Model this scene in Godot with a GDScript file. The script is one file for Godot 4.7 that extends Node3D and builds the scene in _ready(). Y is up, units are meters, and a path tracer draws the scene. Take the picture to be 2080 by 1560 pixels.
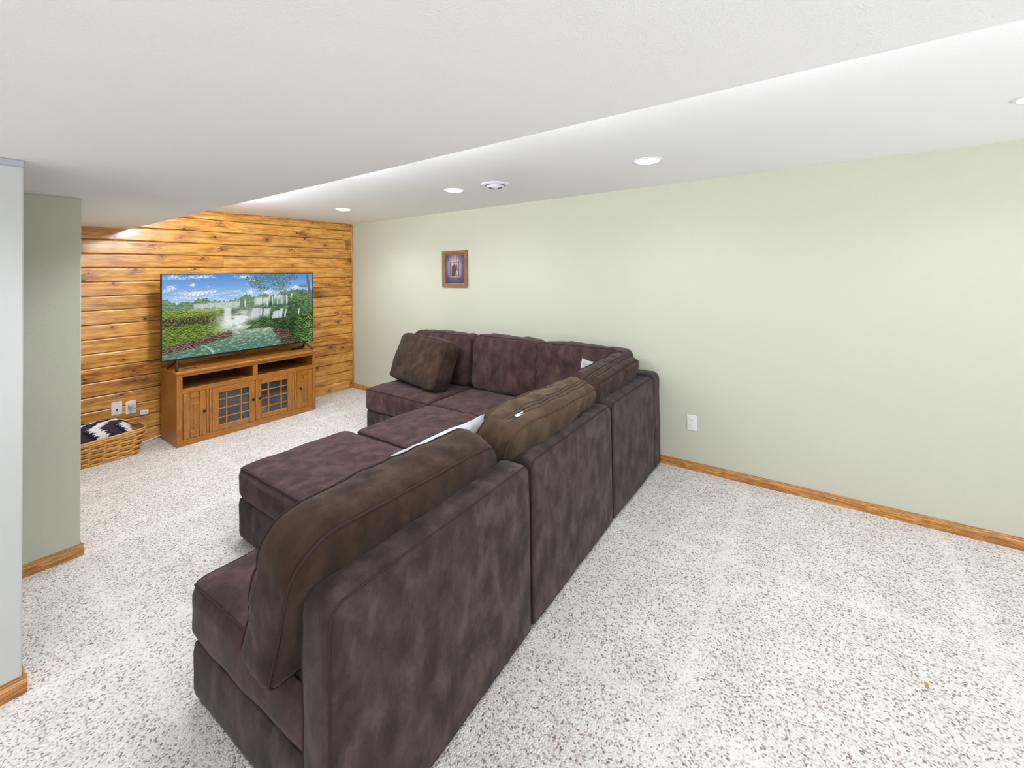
extends Node3D
# A finished basement room: sectional sofa, tongue-and-groove wood wall, television on a mission-style stand.

# ------------------------------------------------------------------ mesh building
class MB:
	# Collects triangles given counter-clockwise from outside; group 0 is flat, any other group is smoothed by position.
	var v := PackedVector3Array()
	var t := PackedVector2Array()
	var g := PackedInt32Array()
	func tri(a: Vector3, b: Vector3, c: Vector3, grp := 0, ua := Vector2.ZERO, ub := Vector2.ZERO, uc := Vector2.ZERO) -> void:
		v.append(a); v.append(b); v.append(c)
		t.append(ua); t.append(ub); t.append(uc)
		g.append(grp)
	func quad(a: Vector3, b: Vector3, c: Vector3, d: Vector3, grp := 0, ua := Vector2.ZERO, ub := Vector2.ZERO, uc := Vector2.ZERO, ud := Vector2.ZERO) -> void:
		tri(a, b, c, grp, ua, ub, uc)
		tri(a, c, d, grp, ua, uc, ud)
	func mesh() -> ArrayMesh:
		var n := PackedVector3Array(); n.resize(v.size())
		var acc := {}
		var keys := []; keys.resize(v.size())
		for i in g.size():
			var a := v[i * 3]; var b := v[i * 3 + 1]; var c := v[i * 3 + 2]
			var f := (b - a).cross(c - a)
			var fn := f.normalized()
			for k in 3:
				var j := i * 3 + k
				if g[i] == 0:
					n[j] = fn
				else:
					var p := v[j]
					var key := Vector4i(roundi(p.x * 20000.0), roundi(p.y * 20000.0), roundi(p.z * 20000.0), g[i])
					keys[j] = key
					acc[key] = acc.get(key, Vector3.ZERO) + f
		for i in g.size():
			if g[i] != 0:
				for k in 3:
					n[i * 3 + k] = acc[keys[i * 3 + k]].normalized()
		var idx := PackedInt32Array(); idx.resize(v.size())
		for i in g.size():
			idx[i * 3] = i * 3; idx[i * 3 + 1] = i * 3 + 2; idx[i * 3 + 2] = i * 3 + 1
		var arr := []; arr.resize(Mesh.ARRAY_MAX)
		arr[Mesh.ARRAY_VERTEX] = v; arr[Mesh.ARRAY_NORMAL] = n; arr[Mesh.ARRAY_TEX_UV] = t; arr[Mesh.ARRAY_INDEX] = idx
		var m := ArrayMesh.new()
		m.add_surface_from_arrays(Mesh.PRIMITIVE_TRIANGLES, arr)
		return m

var taken := {}
var M := {}
var rng := RandomNumberGenerator.new()

func numbered(n: String) -> String:
	if not taken.has(n):
		taken[n] = 0
		return n
	taken[n] += 1
	return "%s_%03d" % [n, taken[n]]

func obj(called: String, mb: MB, mat: Material, parent: Node3D = null, at := Transform3D()) -> MeshInstance3D:
	var o := MeshInstance3D.new()
	o.mesh = mb.mesh(); o.material_override = mat; o.transform = at
	put_in(o, called, parent)
	return o

func put_in(o: Node3D, called: String, parent: Node3D) -> void:
	if parent == null:
		o.name = numbered(called); add_child(o, true)
	else:
		o.name = called; parent.add_child(o, true)

func tag(o: Node3D, label: String, category: String, group := "") -> Node3D:
	o.set_meta("label", label); o.set_meta("category", category)
	if group != "": o.set_meta("group", group)
	return o

func thing(called: String, label: String, category: String, at := Transform3D(), group := "") -> Node3D:
	var o := Node3D.new()
	o.name = numbered(called); o.transform = at
	add_child(o, true)
	return tag(o, label, category, group)

func struct(called: String, mb: MB, mat: Material) -> MeshInstance3D:
	var o := obj(called, mb, mat)
	o.set_meta("kind", "structure")
	return o

func V(x: float, y: float, z: float) -> Vector3:
	return Vector3(x, y, z)

# Chamfered box between two corners. grain: the axis that u runs along; uvo shifts the pattern.
func box(mb: MB, lo: Vector3, hi: Vector3, bev := 0.0, grain := 0, uvo := Vector2.ZERO) -> void:
	var c := (lo + hi) * 0.5
	var h := (hi - lo) * 0.5
	var b: float = minf(bev, minf(h.x, minf(h.y, h.z)) * 0.98)
	var a1 := (grain + 1) % 3
	var a2 := (grain + 2) % 3
	var uvf := func(p: Vector3) -> Vector2: return Vector2(p[grain], p[a1] + p[a2]) + uvo
	var q := func(p0: Vector3, p1: Vector3, p2: Vector3, p3: Vector3, out: Vector3) -> void:
		if (p1 - p0).cross(p2 - p0).dot(out) < 0.0:
			mb.quad(p3, p2, p1, p0, 0, uvf.call(p3), uvf.call(p2), uvf.call(p1), uvf.call(p0))
		else:
			mb.quad(p0, p1, p2, p3, 0, uvf.call(p0), uvf.call(p1), uvf.call(p2), uvf.call(p3))
	for ax in 3:
		var u := (ax + 1) % 3
		var w := (ax + 2) % 3
		for s in [-1.0, 1.0]:
			var pts := []
			for k in [[-1, -1], [1, -1], [1, 1], [-1, 1]]:
				var p := c
				p[ax] += s * h[ax]; p[u] += k[0] * (h[u] - b); p[w] += k[1] * (h[w] - b)
				pts.append(p)
			var n := Vector3.ZERO; n[ax] = s
			q.call(pts[0], pts[1], pts[2], pts[3], n)
	if b <= 0.0: return
	for ax in 3:      # edges along ax
		var u := (ax + 1) % 3
		var w := (ax + 2) % 3
		for su in [-1.0, 1.0]:
			for sw in [-1.0, 1.0]:
				var pts := []
				for k in [[-1, 0], [1, 0], [1, 1], [-1, 1]]:
					var p := c
					p[ax] += k[0] * (h[ax] - b)
					p[u] += su * (h[u] - (b if k[1] == 1 else 0.0))
					p[w] += sw * (h[w] - (0.0 if k[1] == 1 else b))
					pts.append(p)
				var n := Vector3.ZERO; n[u] = su; n[w] = sw
				q.call(pts[0], pts[1], pts[2], pts[3], n)
	for sx in [-1.0, 1.0]:
		for sy in [-1.0, 1.0]:
			for sz in [-1.0, 1.0]:
				var s := V(sx, sy, sz)
				var p0 := c + V(sx * h.x, sy * (h.y - b), sz * (h.z - b))
				var p1 := c + V(sx * (h.x - b), sy * h.y, sz * (h.z - b))
				var p2 := c + V(sx * (h.x - b), sy * (h.y - b), sz * h.z)
				if (p1 - p0).cross(p2 - p0).dot(s) < 0.0:
					mb.tri(p0, p2, p1, 0, uvf.call(p0), uvf.call(p2), uvf.call(p1))
				else:
					mb.tri(p0, p1, p2, 0, uvf.call(p0), uvf.call(p1), uvf.call(p2))

func a_box(lo: Vector3, hi: Vector3, bev := 0.0, grain := 0) -> MB:
	var mb := MB.new()
	box(mb, lo, hi, bev, grain, Vector2(rng.randf() * 3.0, rng.randf() * 3.0))
	return mb

# Tube along a path.
func tube(mb: MB, path: PackedVector3Array, r: float, segs := 6, closed := false, grp := 1, flat := 1.0) -> void:
	var n := path.size()
	var prev := Vector3.UP
	var rings := []
	for i in n:
		var d: Vector3
		if closed:
			d = path[(i + 1) % n] - path[(i - 1 + n) % n]
		else:
			d = path[mini(i + 1, n - 1)] - path[maxi(i - 1, 0)]
		d = d.normalized()
		var s := d.cross(prev)
		if s.length() < 0.05: s = d.cross(Vector3.RIGHT)
		if s.length() < 0.05: s = d.cross(Vector3.BACK)
		s = s.normalized()
		var up := s.cross(d).normalized()
		prev = up
		var ring := PackedVector3Array()
		for k in segs:
			var a := TAU * k / segs
			ring.append(path[i] + s * (cos(a) * r) + up * (sin(a) * r * flat))
		rings.append(ring)
	for i in (n if closed else n - 1):
		var A: PackedVector3Array = rings[i]
		var B: PackedVector3Array = rings[(i + 1) % n]
		for k in segs:
			var k2 := (k + 1) % segs
			mb.quad(A[k], B[k], B[k2], A[k2], grp, Vector2(float(i) / n, 0), Vector2(float(i + 1) / n, 0), Vector2(float(i + 1) / n, 0.1), Vector2(float(i) / n, 0.1))
	if not closed:
		for e in [0, n - 1]:
			var R: PackedVector3Array = rings[e]
			for k in segs:
				var k2 := (k + 1) % segs
				if e == 0: mb.tri(path[e], R[k], R[k2])
				else: mb.tri(path[e], R[k2], R[k])

# Lathe about y: profile of (radius, height) from bottom outside up; grp smooth.
func lathe(mb: MB, prof: PackedVector2Array, segs := 32, grp := 1, at := Vector3.ZERO) -> void:
	for i in prof.size() - 1:
		for k in segs:
			var a := TAU * k / segs
			var b := TAU * (k + 1) / segs
			var p := prof[i]; var q := prof[i + 1]
			var p0 := at + V(cos(a) * p.x, p.y, sin(a) * p.x)
			var p1 := at + V(cos(b) * p.x, p.y, sin(b) * p.x)
			var q0 := at + V(cos(a) * q.x, q.y, sin(a) * q.x)
			var q1 := at + V(cos(b) * q.x, q.y, sin(b) * q.x)
			mb.quad(p0, q0, q1, p1, grp * (i + 1) if grp > 0 else 0)

# Profile in (out, up), swept from a to b; out is the direction the profile's x points to.
func sweep(mb: MB, prof: PackedVector2Array, a: Vector3, b: Vector3, out: Vector3) -> void:
	var run := (b - a).length()
	var d := (b - a).normalized()
	var flip := d.cross(Vector3.UP).dot(out) > 0.0
	var n := prof.size()
	var acc := 0.0
	for i in n:
		var p := prof[i]; var q := prof[(i + 1) % n]
		var l := p.distance_to(q)
		var p0 := a + out * p.x + Vector3.UP * p.y
		var q0 := a + out * q.x + Vector3.UP * q.y
		var p1 := p0 + d * run; var q1 := q0 + d * run
		var u0 := Vector2(0, acc); var u1 := Vector2(run, acc); var u2 := Vector2(run, acc + l); var u3 := Vector2(0, acc + l)
		if flip: mb.quad(p1, p0, q0, q1, 0, u1, u0, u3, u2)
		else: mb.quad(p0, p1, q1, q0, 0, u0, u1, u2, u3)
		acc += l
	for e in [a, b]:
		var c := Vector3.ZERO
		for p in prof: c += e + out * p.x + Vector3.UP * p.y
		c /= n
		for i in n:
			var p0: Vector3 = e + out * prof[i].x + Vector3.UP * prof[i].y
			var q0: Vector3 = e + out * prof[(i + 1) % n].x + Vector3.UP * prof[(i + 1) % n].y
			var w: Vector3 = (p0 - c).cross(q0 - c)
			if w.dot(d) * (1.0 if e == b else -1.0) > 0: mb.tri(c, p0, q0)
			else: mb.tri(c, q0, p0)

# ------------------------------------------------------------------ upholstery
class Pad:
	# A soft box: half sizes, edge radius, corner radius in the xy plane (upper, lower), bulges, wrinkles and dents.
	var h := Vector3.ONE
	var r := 0.04
	var rtop := 0.05
	var rbot := 0.05
	var bulge := Vector3.ZERO
	var amp := 0.0
	var freq := 4.0
	var off := Vector3.ZERO
	var noise := FastNoiseLite.new()
	var dents := []      # [centre, radius, shift]
	var creases := []    # [from, to, width, depth]: folds along a line
	var sag := 0.0
	func _init(size: Vector3, edge: float, seed: int) -> void:
		h = size * 0.5; r = edge
		noise.seed = seed
		noise.noise_type = FastNoiseLite.TYPE_SIMPLEX_SMOOTH
		noise.frequency = 1.0
		noise.fractal_octaves = 3
	func at(u: Vector3) -> Vector3:
		var p := u * h
		# fillet between the outline (distance e inside it) and the two faces
		var e: float = maxf(0.0, minf(h.x - absf(p.x), h.y - absf(p.y)))
		var e2 := e
		if e < r and absf(p.z) > h.z - r:
			var ab := Vector2(r - e, absf(p.z) - (h.z - r)).normalized() * r
			e2 = r - ab.x
			p.z = signf(p.z) * (h.z - r + ab.y)
		p.x *= (h.x - e2) / maxf(h.x - e, 1e-5)
		p.y *= (h.y - e2) / maxf(h.y - e, 1e-5)
		# round the corners seen from the front
		var R: float = maxf((rtop if p.y > 0.0 else rbot) - e2, 0.0)
		if R > 0.0:
			var qx := clampf(p.x, -(h.x - e2 - R), h.x - e2 - R)
			var qy := clampf(p.y, -(h.y - e2 - R), h.y - e2 - R)
			var dx := p.x - qx
			var dy := p.y - qy
			if absf(dx) > 1e-6 and absf(dy) > 1e-6:
				var l := sqrt(dx * dx + dy * dy)
				var big: float = maxf(absf(dx), absf(dy))
				p.x = qx + dx / l * big; p.y = qy + dy / l * big
		var n := Vector3(pow(p.x / h.x, 5.0), pow(p.y / h.y, 5.0), pow(p.z / h.z, 5.0)).normalized()
		var f := Vector3(p.x / h.x, p.y / h.y, p.z / h.z).clamp(-Vector3.ONE, Vector3.ONE)
		var g := Vector3.ONE - f * f
		p.x += bulge.x * f.x * g.y * g.z
		p.y += bulge.y * f.y * sqrt(g.x) * sqrt(g.z)
		p.z += bulge.z * f.z * sqrt(g.x) * sqrt(g.y)
		p.y -= sag * g.x * (f.y * 0.5 + 0.5)
		if amp > 0.0:
			var s := p * freq + off
			p += n * amp * (noise.get_noise_3dv(s) + 0.35 * noise.get_noise_3dv(s * 2.7))
			p.y += amp * 0.6 * noise.get_noise_3dv(s * 0.4 + Vector3(9, 3, 1))
		for dn in dents:
			var k: float = exp(-(p - dn[0]).length_squared() / (dn[1] * dn[1]))
			p += dn[2] * k
		for cr in creases:
			var ab: Vector3 = cr[1] - cr[0]
			var s: float = clampf((p - cr[0]).dot(ab) / ab.length_squared(), 0.0, 1.0)
			var dist: float = (p - (cr[0] + ab * s)).length()
			var x: float = dist / cr[2]
			p -= n * cr[3] * exp(-x * x) * sin(PI * clampf(s, 0.03, 0.97))
		return p
	func fill(mb: MB, nx: int, ny: int, nz: int) -> void:
		var cnt := Vector3i(nx, ny, nz)
		for ax in 3:
			var a1 := (ax + 1) % 3
			var a2 := (ax + 2) % 3
			for s in [-1.0, 1.0]:
				var n1: int = cnt[a1]; var n2: int = cnt[a2]
				var grid := PackedVector3Array()
				for i in n1 + 1:
					for j in n2 + 1:
						var u := Vector3.ZERO
						u[ax] = s; u[a1] = spread(2.0 * i / n1 - 1.0, h[a1]); u[a2] = spread(2.0 * j / n2 - 1.0, h[a2])
						grid.append(at(u))
				for i in n1:
					for j in n2:
						var a := grid[i * (n2 + 1) + j]
						var b := grid[(i + 1) * (n2 + 1) + j]
						var c := grid[(i + 1) * (n2 + 1) + j + 1]
						var d := grid[i * (n2 + 1) + j + 1]
						if s > 0: mb.quad(a, b, c, d, 1)
						else: mb.quad(d, c, b, a, 1)
	func spread(t: float, half: float) -> float:
		# a fifth of the steps go to the rounded edge
		var e: float = clampf(r / half, 0.0, 1.0)
		var s := absf(t)
		var k := 0.8
		var w: float = s / k * (1.0 - e) if s < k else 1.0 - e + (s - k) / (1.0 - k) * e
		return signf(t) * w
	func edge_path(zs: float, lift: float, n := 26) -> PackedVector3Array:
		# the seam that runs round the face at z = zs
		var out := PackedVector3Array()
		var c := [Vector2(-1, -1), Vector2(1, -1), Vector2(1, 1), Vector2(-1, 1)]
		for k in 4:
			for i in n:
				var t := float(i) / n
				t = spread(2.0 * t - 1.0, h.x if k % 2 == 0 else h.y) * 0.5 + 0.5
				var p: Vector2 = c[k].lerp(c[(k + 1) % 4], t)
				var u := Vector3(p.x, p.y, zs)
				var a := at(u)
				out.append(a + Vector3(signf(a.x) * absf(p.x), signf(a.y) * absf(p.y), zs).normalized() * lift)
		return out
	func edge_path_top(ys: float, lift: float, n := 26) -> PackedVector3Array:
		# the seam round the face at y = ys (seat cushions)
		var out := PackedVector3Array()
		var c := [Vector2(-1, -1), Vector2(1, -1), Vector2(1, 1), Vector2(-1, 1)]
		for k in 4:
			for i in n:
				var t := spread(2.0 * i / n - 1.0, h.x if k % 2 == 0 else h.z) * 0.5 + 0.5
				var p: Vector2 = c[k].lerp(c[(k + 1) % 4], t)
				var a := at(Vector3(p.x, ys, p.y))
				out.append(a + Vector3(p.x, ys, p.y).normalized() * lift)
		return out

# ------------------------------------------------------------------ textures
func ramp(pts: Array, hard := false) -> Gradient:
	var g := Gradient.new()
	var o := PackedFloat32Array(); var c := PackedColorArray()
	for p in pts:
		o.append(p[0]); c.append(Color8(p[1], p[2], p[3]))
	g.offsets = o; g.colors = c
	if hard: g.interpolation_mode = Gradient.GRADIENT_INTERPOLATE_CONSTANT
	return g

func noise_tex(n: FastNoiseLite, size: int, g: Gradient = null, as_normal := 0.0) -> NoiseTexture2D:
	var t := NoiseTexture2D.new()
	t.width = size; t.height = size; t.seamless = true; t.noise = n; t.seamless_blend_skirt = 0.12
	if g: t.color_ramp = g
	if as_normal > 0.0:
		t.as_normal_map = true; t.bump_strength = as_normal
	return t

func fnl(kind: int, freq: float, seed: int, oct := 4) -> FastNoiseLite:
	var n := FastNoiseLite.new()
	n.noise_type = kind; n.frequency = freq; n.seed = seed; n.fractal_octaves = oct
	return n

func mat(c: Color, rough := 0.8, spec := 0.5) -> StandardMaterial3D:
	var m := StandardMaterial3D.new()
	m.albedo_color = c; m.roughness = rough; m.metallic_specular = spec
	return m

func c8(r: int, g: int, b: int) -> Color:
	return Color8(r, g, b)

func painted(c: Color, bump: float, seed: int) -> StandardMaterial3D:
	var m := mat(c, 0.75, 0.35)
	m.uv1_triplanar = true; m.uv1_world_triplanar = true; m.uv1_scale = Vector3.ONE * 2.5
	m.heightmap_enabled = true; m.heightmap_scale = bump
	m.heightmap_texture = noise_tex(fnl(FastNoiseLite.TYPE_SIMPLEX, 0.09, seed, 3), 512)
	return m

func suede(lo: Array, hi: Array, seed: int) -> StandardMaterial3D:
	var m := mat(Color.WHITE, 0.92, 0.2)
	var n := fnl(FastNoiseLite.TYPE_SIMPLEX_SMOOTH, 0.0085, seed, 5)
	n.fractal_gain = 0.6
	n.domain_warp_enabled = true; n.domain_warp_amplitude = 55.0; n.domain_warp_frequency = 0.008
	n.domain_warp_fractal_octaves = 3
	var md := []
	for k in 3: md.append((lo[k] + hi[k]) / 2)
	m.albedo_texture = noise_tex(n, 768, ramp([[0.12, lo[0], lo[1], lo[2]], [0.5, md[0], md[1], md[2]], [0.85, hi[0], hi[1], hi[2]]]))
	m.uv1_triplanar = true; m.uv1_scale = Vector3(1.15, 0.7, 1.15)
	m.rim_enabled = true; m.rim = 0.22; m.rim_tint = 1.0
	m.heightmap_enabled = true; m.heightmap_scale = 0.05
	m.heightmap_texture = noise_tex(fnl(FastNoiseLite.TYPE_SIMPLEX, 0.16, seed + 5, 4), 768)
	return m

# Sixteen stained pine boards, one under the other: 3 m of wood by 16 widths.
func pine_sheet() -> ImageTexture:
	var W := 1024; var BH := 64; var N := 16
	var im := Image.create(W, BH * N, false, Image.FORMAT_RGB8)
	var n1 := fnl(FastNoiseLite.TYPE_SIMPLEX_SMOOTH, 1.0, 11, 3)
	var n2 := fnl(FastNoiseLite.TYPE_SIMPLEX_SMOOTH, 1.0, 23, 2)
	var r := RandomNumberGenerator.new(); r.seed = 77
	var dark := Vector3(128, 76, 20); var mid := Vector3(206, 142, 58); var pale := Vector3(242, 192, 112)
	for b in N:
		var knots := []
		for k in r.randi_range(4, 8):
			knots.append([r.randf() * 3.0, r.randf_range(-0.05, 0.05), r.randf_range(0.006, 0.015), r.randf_range(0.03, 0.085), r.randf()])
		var heart := r.randf_range(-0.08, 0.08)
		var tone := r.randf_range(-0.14, 0.10)
		var so := r.randf() * 100.0
		for x in W:
			var X := 3.0 * x / W
			var wander := 0.03 * n1.get_noise_2d(X * 0.9, so)
			var depth := 0.012 + 0.03 * (n1.get_noise_2d(X * 0.6 + 50.0, so) + 0.5)
			var near := []
			for k in knots:
				if absf(X - k[0]) < 0.28: near.append(k)
			for y in BH:
				var Y := (float(y) / BH - 0.5) * 0.128
				var dy := Y - heart - wander
				var ring := sqrt(dy * dy + depth * depth) / 0.011
				var stain := n2.get_noise_2d(X * 2.2, Y * 22.0 + so) * 0.30 + n2.get_noise_2d(X * 9.0, Y * 60.0 + so) * 0.16 + n2.get_noise_2d(X * 5.0 + 30.0, Y * 9.0 + so) * 0.16
				var burn := 0.0
				var core := 0.0
				for k in near:
					var ex: float = (X - k[0]); var ey: float = (Y - k[1])
					var d2: float = ex * ex * 0.35 + ey * ey
					ring += 1.6 * exp(-d2 / (k[2] * k[2] * 9.0))
					burn = maxf(burn, exp(-(ex * ex * 0.5 + ey * ey * 1.4) / (k[3] * k[3] * 0.55)) * (0.35 + 0.5 * k[4]))
					core = maxf(core, 1.0 - smoothstep(0.5, 1.1, sqrt(ex * ex * 0.6 + ey * ey) / k[2]))
				var s := sin(ring * TAU)
				var fleck: float = smoothstep(0.55, 0.95, s) * (0.12 + 0.3 * clampf(n1.get_noise_2d(X * 1.7 + 9.0, so + Y * 6.0) + 0.15, 0.0, 1.0))
				var v: float = 0.5 + tone + stain + 0.07 * s + fleck - burn * (0.52 + 0.35 * n2.get_noise_2d(X * 16.0, Y * 40.0 + so))
				v = clampf(v, 0.0, 1.0)
				var c: Vector3 = dark.lerp(mid, v * 2.0) if v < 0.5 else mid.lerp(pale, v * 2.0 - 1.0)
				c = c.lerp(Vector3(74, 34, 12), core * 0.85)
				im.set_pixel(x, b * BH + y, Color8(int(c.x), int(c.y), int(c.z)))
	return ImageTexture.create_from_image(im)

# Plain straight-grained wood, tileable enough for furniture and baseboards.
func grain_sheet(dark: Vector3, light: Vector3, seed: int, contrast: float) -> ImageTexture:
	var W := 512; var H := 256
	var im := Image.create(W, H, false, Image.FORMAT_RGB8)
	var n := fnl(FastNoiseLite.TYPE_SIMPLEX_SMOOTH, 1.0, seed, 3)
	for x in W:
		for y in H:
			var a := TAU * x / W
			var cx := cos(a) * 0.35; var sx := sin(a) * 0.35
			var Y := float(y) / H
			var b: float = n.get_noise_3d(cx + 4.0, sx, Y * 9.0 + seed)
			var ring := Y * 14.0 + b * 2.4
			var s := 0.5 + 0.5 * sin(ring * TAU)
			var fine: float = n.get_noise_3d(cx * 6.0, sx * 6.0, Y * 120.0)
			var v: float = clampf(0.55 + (s * s - 0.4) * contrast + 0.35 * b + 0.18 * fine, 0.0, 1.0)
			var c := dark.lerp(light, v)
			im.set_pixel(x, y, Color8(int(c.x), int(c.y), int(c.z)))
	return ImageTexture.create_from_image(im)

func tile_noise(seed: int) -> FastNoiseLite:
	return fnl(FastNoiseLite.TYPE_SIMPLEX_SMOOTH, 1.0, seed, 4)

# Foliage seen from afar: lumps lit from above, 0 dark to 1 bright.
func lumps(n: FastNoiseLite, u: float, v: float, k: float) -> float:
	var x := u * k; var y := v * k * 0.5625
	var d := 0.07
	return clampf(0.45 + 2.0 * (n.get_noise_2d(x, y + d) - n.get_noise_2d(x, y - d)) + 0.45 * n.get_noise_2d(x * 0.35 + 5.0, y * 0.35), 0.0, 1.0)

func mix3(a: Vector3, b: Vector3, c: Vector3, t: float) -> Vector3:
	return a.lerp(b, t * 2.0) if t < 0.5 else b.lerp(c, t * 2.0 - 1.0)

# The landscape on the television: falls, mist, river and jungle.
func falls_picture() -> ImageTexture:
	var W := 640; var H := 360
	var im := Image.create(W, H, false, Image.FORMAT_RGB8)
	var n := tile_noise(5); var m := tile_noise(8)
	var clouds := [[0.05, 0.03, 0.09, 0.045], [0.2, 0.03, 0.12, 0.04], [0.29, 0.04, 0.03, 0.02], [0.47, 0.035, 0.06, 0.045], [0.555, 0.08, 0.05, 0.035], [0.035, 0.17, 0.045, 0.05], [0.165, 0.13, 0.025, 0.026], [0.25, 0.155, 0.02, 0.022], [0.5, 0.135, 0.02, 0.012], [0.52, 0.24, 0.05, 0.05], [0.64, 0.25, 0.06, 0.06], [0.2, 0.23, 0.14, 0.05], [0.86, 0.22, 0.05, 0.05]]
	var drops := [[0.585, 0.030, 0.315, 0.45], [0.625, 0.014, 0.32, 0.43], [0.655, 0.010, 0.31, 0.40], [0.705, 0.012, 0.29, 0.38], [0.735, 0.012, 0.29, 0.38], [0.83, 0.008, 0.28, 0.36], [0.565, 0.034, 0.455, 0.63], [0.60, 0.012, 0.47, 0.6], [0.642, 0.028, 0.47, 0.605], [0.70, 0.014, 0.52, 0.72], [0.718, 0.026, 0.51, 0.76], [0.75, 0.012, 0.49, 0.73], [0.785, 0.006, 0.5, 0.7], [0.89, 0.005, 0.5, 0.76]]
	for px in W:
		var u := float(px) / W
		var edge: float = n.get_noise_2d(u * 22.0, 3.0)
		var streak1: float = 0.5 + 0.7 * m.get_noise_2d(u * 120.0, 2.0)
		var streak2: float = 0.5 + 0.7 * m.get_noise_2d(u * 260.0, 9.0)
		var row: float = m.get_noise_2d(u * 26.0, 1.0)
		for py in H:
			var v := float(py) / H
			var a := n.get_noise_2d(u * 9.0, v * 12.0)
			var f := m.get_noise_2d(u * 60.0, v * 40.0)
			var ff := n.get_noise_2d(u * 130.0 + 7.0, v * 80.0)
			var lm := lumps(m, u, v, 64.0)
			var c := Vector3(84, 140, 212).lerp(Vector3(160, 196, 236), clampf(v / 0.32, 0.0, 1.0))
			# clouds
			if v < 0.4:
				var cl := 0.0
				for e in clouds:
					var dx: float = (u - e[0]) / e[2]; var dy: float = (v - e[1]) / e[3]
					if dy > 0.0: dy *= 1.4
					cl = maxf(cl, 1.1 - sqrt(dx * dx + dy * dy) + 0.7 * a + 0.55 * f)
				var veil: float = (0.9 * n.get_noise_2d(u * 6.0, v * 26.0) + 0.5 * f + 0.12) * smoothstep(0.15, 0.27, v) * 1.2
				c = c.lerp(Vector3(242, 244, 248).lerp(Vector3(206, 214, 226), clampf(0.5 - f * 1.5, 0.0, 1.0)), clampf(maxf(cl * 1.6 - 0.45, veil), 0.0, 1.0))
			# far jungle and its tree line
			var tl: float = 0.338 - 0.04 * smoothstep(0.40, 0.52, u) - 0.06 * smoothstep(0.66, 0.8, u) + 0.03 * edge + 0.022 * f
			tl -= 0.045 * exp(-pow((u - 0.215) / 0.04, 2.0)) + 0.05 * exp(-pow((u - 0.005) / 0.04, 2.0)) + 0.03 * exp(-pow((u - 0.50) / 0.03, 2.0)) + 0.035 * exp(-pow((u - 0.615) / 0.025, 2.0))
			if v > tl:
				c = mix3(Vector3(24, 48, 28), Vector3(66, 108, 52), Vector3(140, 172, 82), lm)
				var haze: float = 0.42 * (1.0 - smoothstep(0.34, 0.7, v)) * (1.0 if u < 0.8 else 0.5)
				c = c.lerp(Vector3(158, 182, 178), haze)
				# dark cliffs between the falls
				if u > 0.40 and u < 0.93:
					var dk: float = smoothstep(0.36, 0.42, v) * (1.0 - smoothstep(0.62, 0.7, v)) * clampf(0.35 + 0.9 * n.get_noise_2d(u * 18.0, v * 14.0), 0.0, 0.75)
					c = c.lerp(Vector3(40, 56, 50), dk)
				if u > 0.82: c = c.lerp(Vector3(44, 96, 72), 0.35 * smoothstep(0.4, 0.6, v))
				# water falling
				var band := 0.0
				if u > 0.41 and u < 0.80:
					var top: float = 0.325 - 0.03 * smoothstep(0.6, 0.75, u) + 0.012 * row
					band = smoothstep(top, top + 0.015, v) * (1.0 - smoothstep(0.40 + 0.04 * row, 0.45 + 0.03 * row, v)) * smoothstep(0.42, 0.8, streak1 * 0.7 + streak2 * 0.35 + 0.6 * row)
				for e in drops:
					var sp: float = 1.0 + 0.9 * (v - e[2])
					var dx: float = absf(u - e[0] + (v - e[2]) * 0.10) / (e[1] * sp)
					if dx < 1.3:
						var k: float = (1.0 - smoothstep(0.55, 1.25, dx + 0.5 * (0.5 - streak2))) * smoothstep(e[2] - 0.01, e[2] + 0.015, v + 0.01 * f) * (1.0 - smoothstep(e[3] - 0.06, e[3] + 0.01, v))
						band = maxf(band, k * (0.5 + 0.35 * streak1 + 0.35 * streak2))
				if u > 0.17 and u < 0.45:
					band = maxf(band, smoothstep(0.345, 0.365, v + 0.012 * row) * (1.0 - smoothstep(0.39, 0.47, v)) * (0.35 + 0.5 * streak1 + 0.2 * streak2))
				var chute: float = absf(u - 0.372 + 0.015 * (v - 0.5)) / (0.018 + 0.03 * maxf(0.0, v - 0.42))
				band = maxf(band, (1.0 - smoothstep(0.6, 1.5, chute + 0.4 * f)) * smoothstep(0.40, 0.45, v) * (0.85 + 0.2 * streak2))
				c = c.lerp(Vector3(230, 236, 240), clampf(band, 0.0, 1.0) * 0.92)
			# river
			if v > 0.68:
				var wave: float = n.get_noise_2d(u * 22.0 + v * 5.0, v * 30.0)
				var foam: float = smoothstep(0.12, 0.42, wave + 0.7 * ff - 0.55 * (v - 0.74)) * smoothstep(0.12, 0.3, u + 0.9 * (v - 0.7))
				c = Vector3(146, 168, 142).lerp(Vector3(88, 126, 104), smoothstep(0.7, 0.92, v)) + Vector3.ONE * 22.0 * wave
				c = c.lerp(Vector3(212, 222, 206), foam * 0.7)
				var wake: float = absf(u - 0.19 - 0.10 * sin((v - 0.84) * 9.0) - 0.012 * f)
				if v > 0.84: c = c.lerp(Vector3(222, 230, 218), (1.0 - smoothstep(0.0, 0.014, wake)) * 0.8)
			# left bank: cliff with a bright bushy top, lower meadow, rocks at the water
			var shore: float = 0.885 - 0.46 * pow(clampf(u, 0.0, 0.5), 1.35) + 0.02 * f + 0.012 * a
			var reach: float = 0.345 + 0.02 * f + 0.01 * edge
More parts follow.
